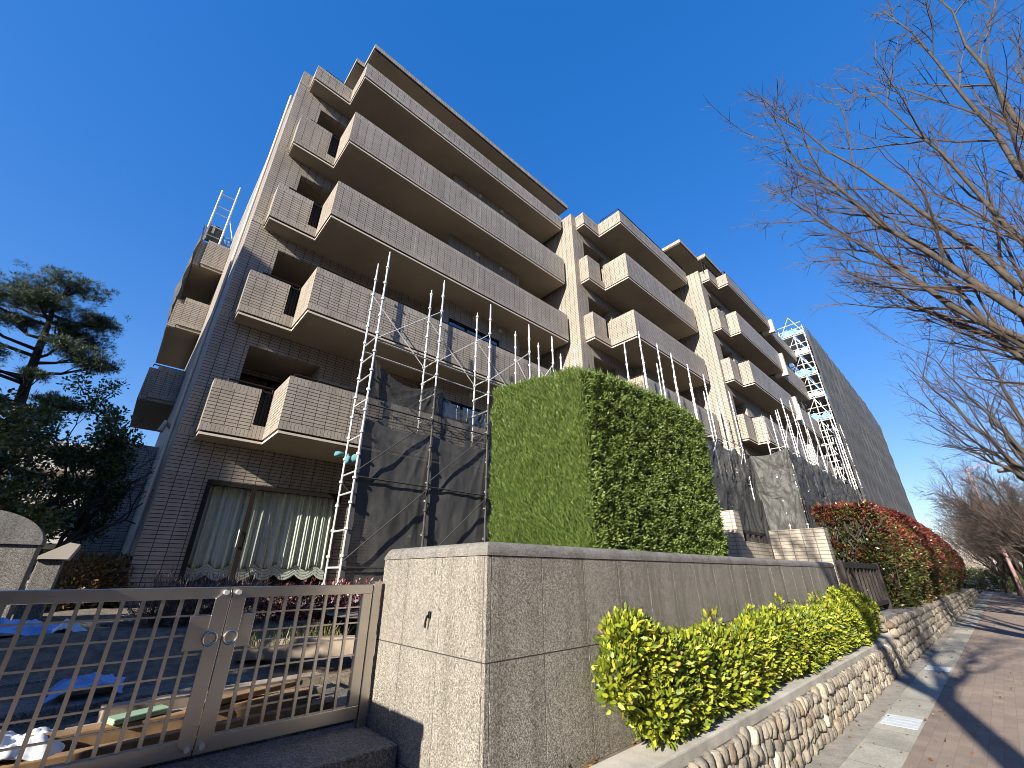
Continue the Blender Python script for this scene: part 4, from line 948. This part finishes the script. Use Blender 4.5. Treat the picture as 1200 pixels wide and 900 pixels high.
# ================================================================= TREES
def wander(p, d, length, r0, r1, nseg, bend, upb=0.0):
    pts = [Vector(p)]; rad = [r0]; d = Vector(d).normalized()
    for i in range(nseg):
        d = (d + Vector((random.gauss(0, bend), random.gauss(0, bend), random.gauss(0, bend) + upb))).normalized()
        pts.append(pts[-1] + d * (length / nseg)); rad.append(r0 + (r1 - r0) * (i + 1) / nseg)
    return pts, rad
def side_dir(d, ang):
    d = d.normalized(); a = d.cross(Vector((random.gauss(0, 1), random.gauss(0, 1), random.gauss(0, 1)))).normalized()
    return d * math.cos(ang) + a * math.sin(ang)
def bare_tree(label, loc, limbs, trunk_r=0.2, fork=2.8, dens=(7, 8, 6), shoot=0.45, lowtrunk=None, reach=1.0, group='leafless street trees along the pavement', sides=(9, 4, 3), upb=0.05, droop=0.0):
    """limbs: tip positions relative to loc"""
    t = thing('bare_tree', label, 'tree', loc, group)
    T = MB(); C = MB(); f = Vector((0, 0, fork))
    T.tube([(0, 0, -0.05), (0.02, 0, 0.25), (0.03, 0.02, fork * 0.5), (0, 0, fork)], [trunk_r * 1.5, trunk_r * 1.1, trunk_r, trunk_r * 0.95], sides[0])
    for tip in limbs:
        tip = Vector(tip); start = f + Vector((0, 0, -0.35)); dirv = tip - start
        mid = start + dirv * 0.5 + Vector((random.gauss(0, .15), random.gauss(0, .15), 0.10 * dirv.length * random.uniform(-0.6, 0.9)))
        n = 10; pts = []
        for i in range(n + 1):
            u = i / n; q = start * (1-u)**2 + mid * 2*u*(1-u) + tip * u*u
            pts.append(q + Vector((random.gauss(0, .05), random.gauss(0, .05), random.gauss(0, .05))) * (1 if 0 < i else 0))
        r0 = trunk_r * random.uniform(0.26, 0.55); rad = [r0 * (1 - u / n) ** 1.15 + 0.009 for u in range(n + 1)]
        T.tube(pts, rad, 6)
        for k in range(dens[0]):
            u = 0.22 + 0.76 * (k + random.random()) / dens[0]; i = min(n - 1, int(u * n)); base = pts[i].lerp(pts[i+1], u * n - i); ax = pts[i+1] - pts[i]
            bl_ = dirv.length * random.uniform(0.28, 0.5) * (1.15 - 0.45 * u) * reach
            bp, br = wander(base, side_dir(ax, random.uniform(0.3, 0.75)), bl_, max(0.016, rad[i] * 0.5), 0.007, 6, 0.09, upb - droop)
            C.tube(bp, br, sides[1], cap=False)
            for k2 in range(dens[1]):
                u2 = 0.15 + 0.85 * (k2 + random.random()) / dens[1]; j = min(5, int(u2 * 6)); b2 = bp[j].lerp(bp[j+1], u2 * 6 - j); ax2 = bp[j+1] - bp[j]
                tl = bl_ * random.uniform(0.25, 0.5)
                tp, tr_ = wander(b2, side_dir(ax2, random.uniform(0.35, 0.85)), tl, 0.008, 0.004, 4, 0.10, upb)
                C.tube(tp, tr_, 3, cap=False)
                for k3 in range(dens[2]):
                    u3 = 0.1 + 0.9 * random.random(); l = min(3, int(u3 * 4)); b3 = tp[l].lerp(tp[l+1], u3 * 4 - l)
                    sp_, sr = wander(b3, side_dir(tp[l+1] - tp[l], random.uniform(0.4, 1.0)), random.uniform(0.4, 1.0) * shoot, 0.0045, 0.0025, 2, 0.08, upb)
                    C.tube(sp_, sr, 3, cap=False)
    T.build('trunk', M['bark'], t, smooth=True); C.build('crown', M['twig'], t)
    return t
def vase(n, h, spread, rnd):
    out = []
    for k in range(n):
        a = 2 * PI * k / n + random.uniform(-0.3, 0.3); s = spread * random.uniform(0.55, 1.0)
        out.append((math.cos(a) * s, math.sin(a) * s, h * random.uniform(0.75, 1.0)))
    return out
# tree beside the frame: limbs reach across the upper right of the view
TB = (9.6, -2.15, -1.5)
TB = (10.2, -2.5, -1.5)
tips = [(9.2, .35, 10.3), (8.9, .45, 9.0), (9.5, .72, 7.8), (9.9, .2, 6.3), (9.2, -1.2, 9.6), (9.4, -2.0, 11.3), (10.2, -2.9, 12), (11.2, .4, 6.6), (10.4, .4, 9.2), (11.5, -3.5, 10)]
bare_tree('nearest leafless street tree reaching in from the upper right', TB, [(x - TB[0], y - TB[1], z - TB[2]) for x, y, z in tips], 0.18, 3.0, (10, 8, 5), 0.42, reach=0.60)
bare_tree('leafless street tree behind the camera side that throws its shadow on the pavement', (-3.0, -2.0, -1.5), vase(10, 11.5, 2.8, 0), 0.15, 5.6, (8, 6, 4), 0.5)
bare_tree('second leafless street tree with pale upper trunk at the right', (20.4, -2.0, -1.5), [(-.4, 2.2, 7.0), (-.6, 2.1, 8.4), (.3, 1.5, 9.2), (0, .1, 9.6), (-.2, 1.6, 5.6), (.5, .9, 7.2), (1.2, -.8, 9), (.6, 1.9, 6.2), (-1, -.5, 8.5), (1.5, .9, 8.0)], 0.2, 3.4, (7, 6, 4), 0.5)
far0 = None
for k, (x, y, lab) in enumerate([(29.5, -1.75, 'leafless street tree third from the camera along the pavement'), (36.5, -1.35, 'leafless street tree in the middle of the far row'),
                                 (43, -0.9, 'leafless street tree toward the end of the far row'), (49.5, -0.4, 'leafless street tree second from the end of the far row'), (56, 0.2, 'farthest leafless street tree at the end of the pavement')]):
    if k < 2:
        far0 = bare_tree(lab, (x, y, -1.5), [(a, b, c * 0.9) for a, b, c in vase(14, 6.4, 2.7, 0)], 0.16, 1.6, (10, 9, 6), 0.5, sides=(7, 3, 3)); src = far0
    else:
        c = copy_tree(far0); c.location = (x, y, -1.5); c.rotation_euler = (0, 0, 1.3 * k); c['label'] = lab
# pine
pt = thing('pine_tree', 'tall dark pine with layered needle pads at the left', 'tree', (-4.4, 30, -0.6))
tr_pts = [(-4.2, 30, -0.6), (-4.55, 30, 3), (-4.85, 30, 7.2), (-5.15, 30, 10), (-5.35, 30, 12.2), (-5.6, 30, 13.6)]
m = MB(); m.tube(tr_pts, [0.34, 0.28, 0.22, 0.17, 0.12, 0.05], 9)
pads = [(-8.6, 11.0, 1.0, .35), (-8.4, 9.6, .9, .3), (-6.3, 13.75, 1.5, .45), (-5.0, 13.8, 1.3, .45), (-4.0, 13.1, 1.1, .42), (-3.5, 12.7, .6, .4), (-7.0, 13.2, 1.2, .4), (-8.2, 12.6, 1.0, .4), (-5.8, 12.7, 1.1, .3), (-3.9, 11.8, 1.0, .4), (-4.6, 12.0, .7, .25), (-6.5, 11.9, .8, .3),
        (-7.6, 11.3, 1.2, .4), (-3.6, 10.35, 1.2, .5), (-2.9, 9.9, .7, .4), (-4.4, 10.7, .7, .3), (-6.9, 9.6, 1.1, .4), (-7.6, 9.2, .9, .35), (-6.9, 8.2, .9, .35), (-4.0, 8.2, .8, .3), (-3.3, 8.0, .6, .25), (-4.7, 8.7, .5, .2), (-4.1, 6.9, 0.9, .35), (-5.8, 7.2, .8, .3)]
P = []; D = []
for (x, z, rx, rz) in pads:
    yy = 30 + random.uniform(-1.2, 1.2)
    tz = z - random.uniform(0.6, 1.0); tx = np.interp(tz, [-0.6, 3, 7.2, 10, 12.2, 13.6], [q[0] for q in tr_pts])
    mid = ((tx + x) / 2, (30 + yy) / 2, tz + 0.15); m.tube([(tx, 30, tz), mid, (x, yy, z - 0.1)], [0.10, 0.07, 0.03], 5)
    for j in range(4): m.tube([mid, (x + random.uniform(-.7, .7) * rx, yy + random.uniform(-.6, .6), z - rz * 0.3)], [0.04, 0.015], 4)
    k = int(125 * rx); c = np.stack([x + RNG.normal(0, rx * 0.5, k), yy + RNG.normal(0, rx * 0.45, k), z + RNG.normal(0, rz * 0.45, k)], 1)
    for q in c:
        n = 34; d = nrm(RNG.normal(size=(n, 3)) + np.array([0, 0, 0.55])); P.append(q + d * 0.03); D.append(d)
P = np.concatenate(P); D = np.concatenate(D)
off(m.build('trunk', M['pinebark'], smooth=True), pt); off(leaf_mesh('crown', P, D, RNG.uniform(0.16, 0.3, len(P)), 0.022, M['needle']), pt)
# broadleaf tree low at the left
bt = thing('broadleaf_tree', 'dark evergreen broadleaf tree over the left end of the gate', 'tree', (-1.2, 13, -0.6))
m = MB(); P = []; D = []
def rec(p, d, L_, r, dep):
    pts, rad = wander(p, d, L_, r, r * 0.55, 5, 0.16, 0.03); m.tube(pts, rad, 5, cap=False)
    if dep == 0 or L_ < 0.35:
        for q in pts[1:]:
            n = 12; dd = nrm(RNG.normal(size=(n, 3)) + np.array([0, 0, .3])); P.append(np.array(q) + dd * 0.1); D.append(dd)
        return
    for k in range(3 if dep > 1 else 4):
        i = random.randint(2, 5); rec(pts[i], side_dir(pts[i] - pts[i-1], random.uniform(0.4, 0.95)), L_ * random.uniform(0.55, 0.8), rad[i] * 0.75, dep - 1)
for d in ((-.5, 0, 1), (.3, -.3, 1), (-.9, .2, .8), (.55, .2, .75), (-.2, .4, 1.1), (-1.2, -.2, .55)):
    rec(Vector((-1.3, 13, -0.5)), Vector(d), 2.0, 0.075, 4)
P = np.concatenate(P); D = np.concatenate(D); kk = (P[:, 2] < 4.6) & (P[:, 0] < -0.1 + 0.2 * RNG.random(len(P))); P, D = P[kk], D[kk]
off(m.build('trunk', M['bark']), bt); off(leaf_mesh('crown', P, D, RNG.uniform(0.07, 0.12, len(P)), RNG.uniform(0.035, 0.055, len(P)), M['broad']), bt)

# ================================================================= BACKGROUND
nb = thing('neighbour_building', 'cream low apartment house with long balconies behind the left trees', 'building', (-8, 48, -0.6))
m = MB(); m.box(-16, 1.5, 48, 60, -0.6, 9.0); off(m.build('wall', M['cream']), nb)
m = MB()
for z in (2.0, 4.6, 7.2): m.box(-16.2, 1.7, 46.6, 47.998, z, z + 1.0)
off(m.build('balcony', M['cream']), nb)
m = MB(); m.box(-16.5, 2.0, 46.3, 60.5, 9.002, 9.3); off(m.build('roof', M['paleconcrete']), nb)
for z in (0.2, 3.1, 5.7):
    for k in range(6): off(MB().box(-15 + 2.8 * k, -13.2 + 2.8 * k, 47.97, 47.99, z, z + 1.45).build('window', M['bandglass']), nb)
# tall neighbour outside the frame at the left: throws the shade over the lower left
tn = thing('neighbour_building', 'plain tall apartment house standing left of the entrance, outside the view', 'building', (-20, 14, -0.6))
m = MB(); m.box(-24, -14.5, 6.43, 24, -1.7, 14.2); off(m.build('wall', M['cream']), tn)
m = MB(); m.box(-24.2, -14.4, 6.35, 24.2, 14.202, 14.5); off(m.build('roof', M['paleconcrete']), tn)
shrub('evergreen_tree', 'broad dark evergreen in the garden left of the gate, outside the view', 'tree', [(-4.6, 3.9, 0.9, 1.3, 0.9, 1.9), (-5.2, 4.7, 1.0, 1.4, 0.9, 2.1), (-5.4, 4.2, 0.2, 1.2, 1.0, 1.2)], 9000, (0.16, 0.3), (0.1, 0.18), 'broad', fill=0.3, base=(-5.1, 5.5, -0.9))
for x0, x1, hgt, lab in ((-42, -16, 13, 'brown apartment house across the road behind the camera, nearest the corner'), (-12, 22, 16, 'grey apartment house across the road, straight opposite the steel gate'), (26, 62, 12, 'tan apartment house across the road, opposite the covered scaffold')):  # unseen houses added to block low sky light and deepen the shade
    o = thing('neighbour_building', lab + ', added out of view to block sky light', 'building', (x0, -18, -1.6))
    off(MB().box(x0, x1, -32, -18, -1.7, hgt).build('wall', M['tile']), o); off(MB().box(x0 - 0.3, x1 + 0.3, -32.3, -17.7, hgt + 0.002, hgt + 0.3).build('roof', M['concrete']), o)
    for zf in range(int(hgt // 3)):
        for q in np.arange(x0 + 2, x1 - 3, 4.5): off(MB().box(q, q + 2.4, -17.99, -17.96, 0.2 + 2.9 * zf, 1.9 + 2.9 * zf).build('window', M['bandglass']), o)
# lamps
lp = thing('street_lamp', 'tall slender faded red street lamp over the far trees', 'lamp', (42, -0.45, -1.5))
m = MB(); m.tube([(42, -0.45, -1.5), (42, -0.45, 6.6)], [0.10, 0.06], 8); off(m.build('pole', M['redpaint']), lp)
m = MB(); m.tube([(42, -0.45, 6.45), (42, -1.1, 6.62), (42, -1.75, 6.7)], 0.035, 6); off(m.build('arm', M['redpaint']), lp)
m = MB(); m.obox((42, -2.1, 6.74), Vector((1, 0, 0)), Vector((0, 0.98, -0.1)), Vector((0, 0.1, 0.98)), 0.14, 0.42, 0.06); off(m.build('lamp_head', M['lampgrey'], bevel=0.03), lp)
lp = thing('street_lamp', 'dark flat street lamp head at the right edge among the bare branches', 'lamp', (22, -2.3, -1.5))
m = MB(); m.tube([(22, -2.3, -1.5), (22, -2.3, 3.3)], [0.09, 0.06], 8); off(m.build('pole', M['lampgrey']), lp)
m = MB(); m.obox((22, -1.35, 3.22), Vector((1, 0, 0)), Vector((0, 1, 0)), zz, 0.16, 0.42, 0.055); off(m.build('lamp_head', M['lampgrey'], bevel=0.03), lp)
m = MB(); m.tube([(22, -2.3, 3.2), (22, -1.75, 3.24)], 0.035, 6); off(m.build('arm', M['lampgrey']), lp)
rf = thing('roadside_fence', 'pale panel fence behind the trunks at the far right', 'fence', (40, -2.6, -1.6))
m = MB()
for k in range(24): x = 30 + 2.0 * k; m.box(x + 0.16, x + 1.98, -2.62 + 0.05*k, -2.56 + 0.05*k, -1.45, 0.25)
off(m.build('panel', M['paleconcrete']), rf)
m = MB()
for k in range(25): x = 30 + 2.0 * k; m.box(x, x + 0.14, -2.66 + 0.05*k, -2.52 + 0.05*k, -1.62, 0.4)
off(m.build('post', M['lampgrey']), rf)
P = np.stack([RNG.uniform(80, 140, 22000), RNG.uniform(-14, 16, 22000), RNG.uniform(-1.5, 6.5, 22000)], 1); P[:, 2] *= 0.75 + 0.35 * nfield(P * np.array([1, 1, 0]), 0.25)
D = np.array([0, 0, 1.0]) + RNG.normal(size=P.shape) * 0.5
tag(leaf_mesh('distant_trees', P, D, RNG.uniform(0.6, 1.6, len(P)), RNG.uniform(0.02, 0.06, len(P)), M['deadtwig']), 'brown haze of bare trees far down the street', 'trees', None, 'stuff')
fh_ = shrub('far_hedge', 'dark clipped shrubs at the far end of the pavement', 'hedge', [(58 + 1.2*k, -1.6 + 0.8*k, -0.6, 1.2, 1.0, 1.1) for k in range(6)], 9000, (0.1, 0.2), (0.05, 0.1), 'broad')

# ================================================================= THINGS BEHIND THE GATE
def plank(label, a, b, wd, th, mat, z):
    a = Vector((*a, z)); b = Vector((*b, z)); d = (b - a).normalized(); s = Vector((-d.y, d.x, 0)); m = MB()
    m.obox((a + b) / 2 + Vector((0, 0, th / 2)), d, s, zz, (b - a).length / 2, wd / 2, th / 2)
    return tag(m.build('timber', M[mat], bevel=0.006), label, 'timber', 'timbers behind the gate')
ZL = -0.903
plank('long grey timber lying closest behind the gate', (-0.3, 3.62), (1.62, 3.70), 0.07, 0.045, 'oldwood', ZL)
plank('brown rotten timber second from the gate', (0.0, 3.82), (1.50, 3.90), 0.12, 0.10, 'oldwood', ZL)
plank('pale timber third from the gate', (0.15, 4.02), (1.66, 4.08), 0.09, 0.07, 'wood', ZL)
plank('weathered timber fourth from the gate, nearest the path steps', (0.3, 4.22), (1.70, 4.32), 0.13, 0.12, 'wood', ZL)
plank('short green edged board lying across the timbers', (0.32, 3.80), (0.60, 3.90), 0.12, 0.03, 'green', ZL + 0.105)
plank('broken brown board resting on the timber heap by the gate centre', (0.75, 3.80), (1.45, 4.05), 0.10, 0.035, 'oldwood', ZL + 0.11)
plank('long weathered sleeper edging the planting behind the right gate leaf', (1.2, 5.05), (2.4, 4.35), 0.16, 0.16, 'wood', -0.72)
def sheet(name, label, c, rx, ry, h, mat, seed):
    m = MB()
    def fn(u, v):
        x = (u - .5) * 2; y = (v - .5) * 2; e = max(0.0, 1 - (x*x + y*y) * 0.5)
        return (c[0] + x * rx * (1 + .2 * fbm((x, y, seed), 1.5)), c[1] + y * ry * (1 + .2 * fbm((y, x, seed + 5), 1.5)), c[2] + h * e * (0.75 + 0.5 * fbm((x * 1.2, y * 1.2, seed), 1.3) + 0.10 * fbm((x * 4, y * 4, seed), 1.5)))
    m.grid(fn, 48, 48); o = m.build(name, M[mat], smooth=True, solid=0.006); return tag(o, label, 'sheet')
sheet('plastic_sheet', 'crumpled bright blue plastic sheet on the steps behind the left gate leaf', (0.22, 4.75, -0.79), 0.20, 0.15, 0.13, 'bluebag', 2)
sheet('plastic_sheet', 'blue and white plastic bag heap at the left edge behind the gate', (-0.40, 6.3, -0.55), 0.33, 0.2, 0.2, 'bluebag', 8)
sheet('white_bag', 'white sack beside the blue bag heap behind the gate', (-0.02, 6.25, -0.56), 0.14, 0.12, 0.18, 'white', 5)
sheet('white_sack', 'large white sack lying by the left end of the timbers', (-0.12, 3.9, -0.9), 0.26, 0.3, 0.16, 'white', 9)
sheet('silver_sheet', 'silver plastic sheet at the foot of the scaffold over the gate rail', (2.9, 6.2, -0.42), 0.4, 0.25, 0.2, 'white', 11)
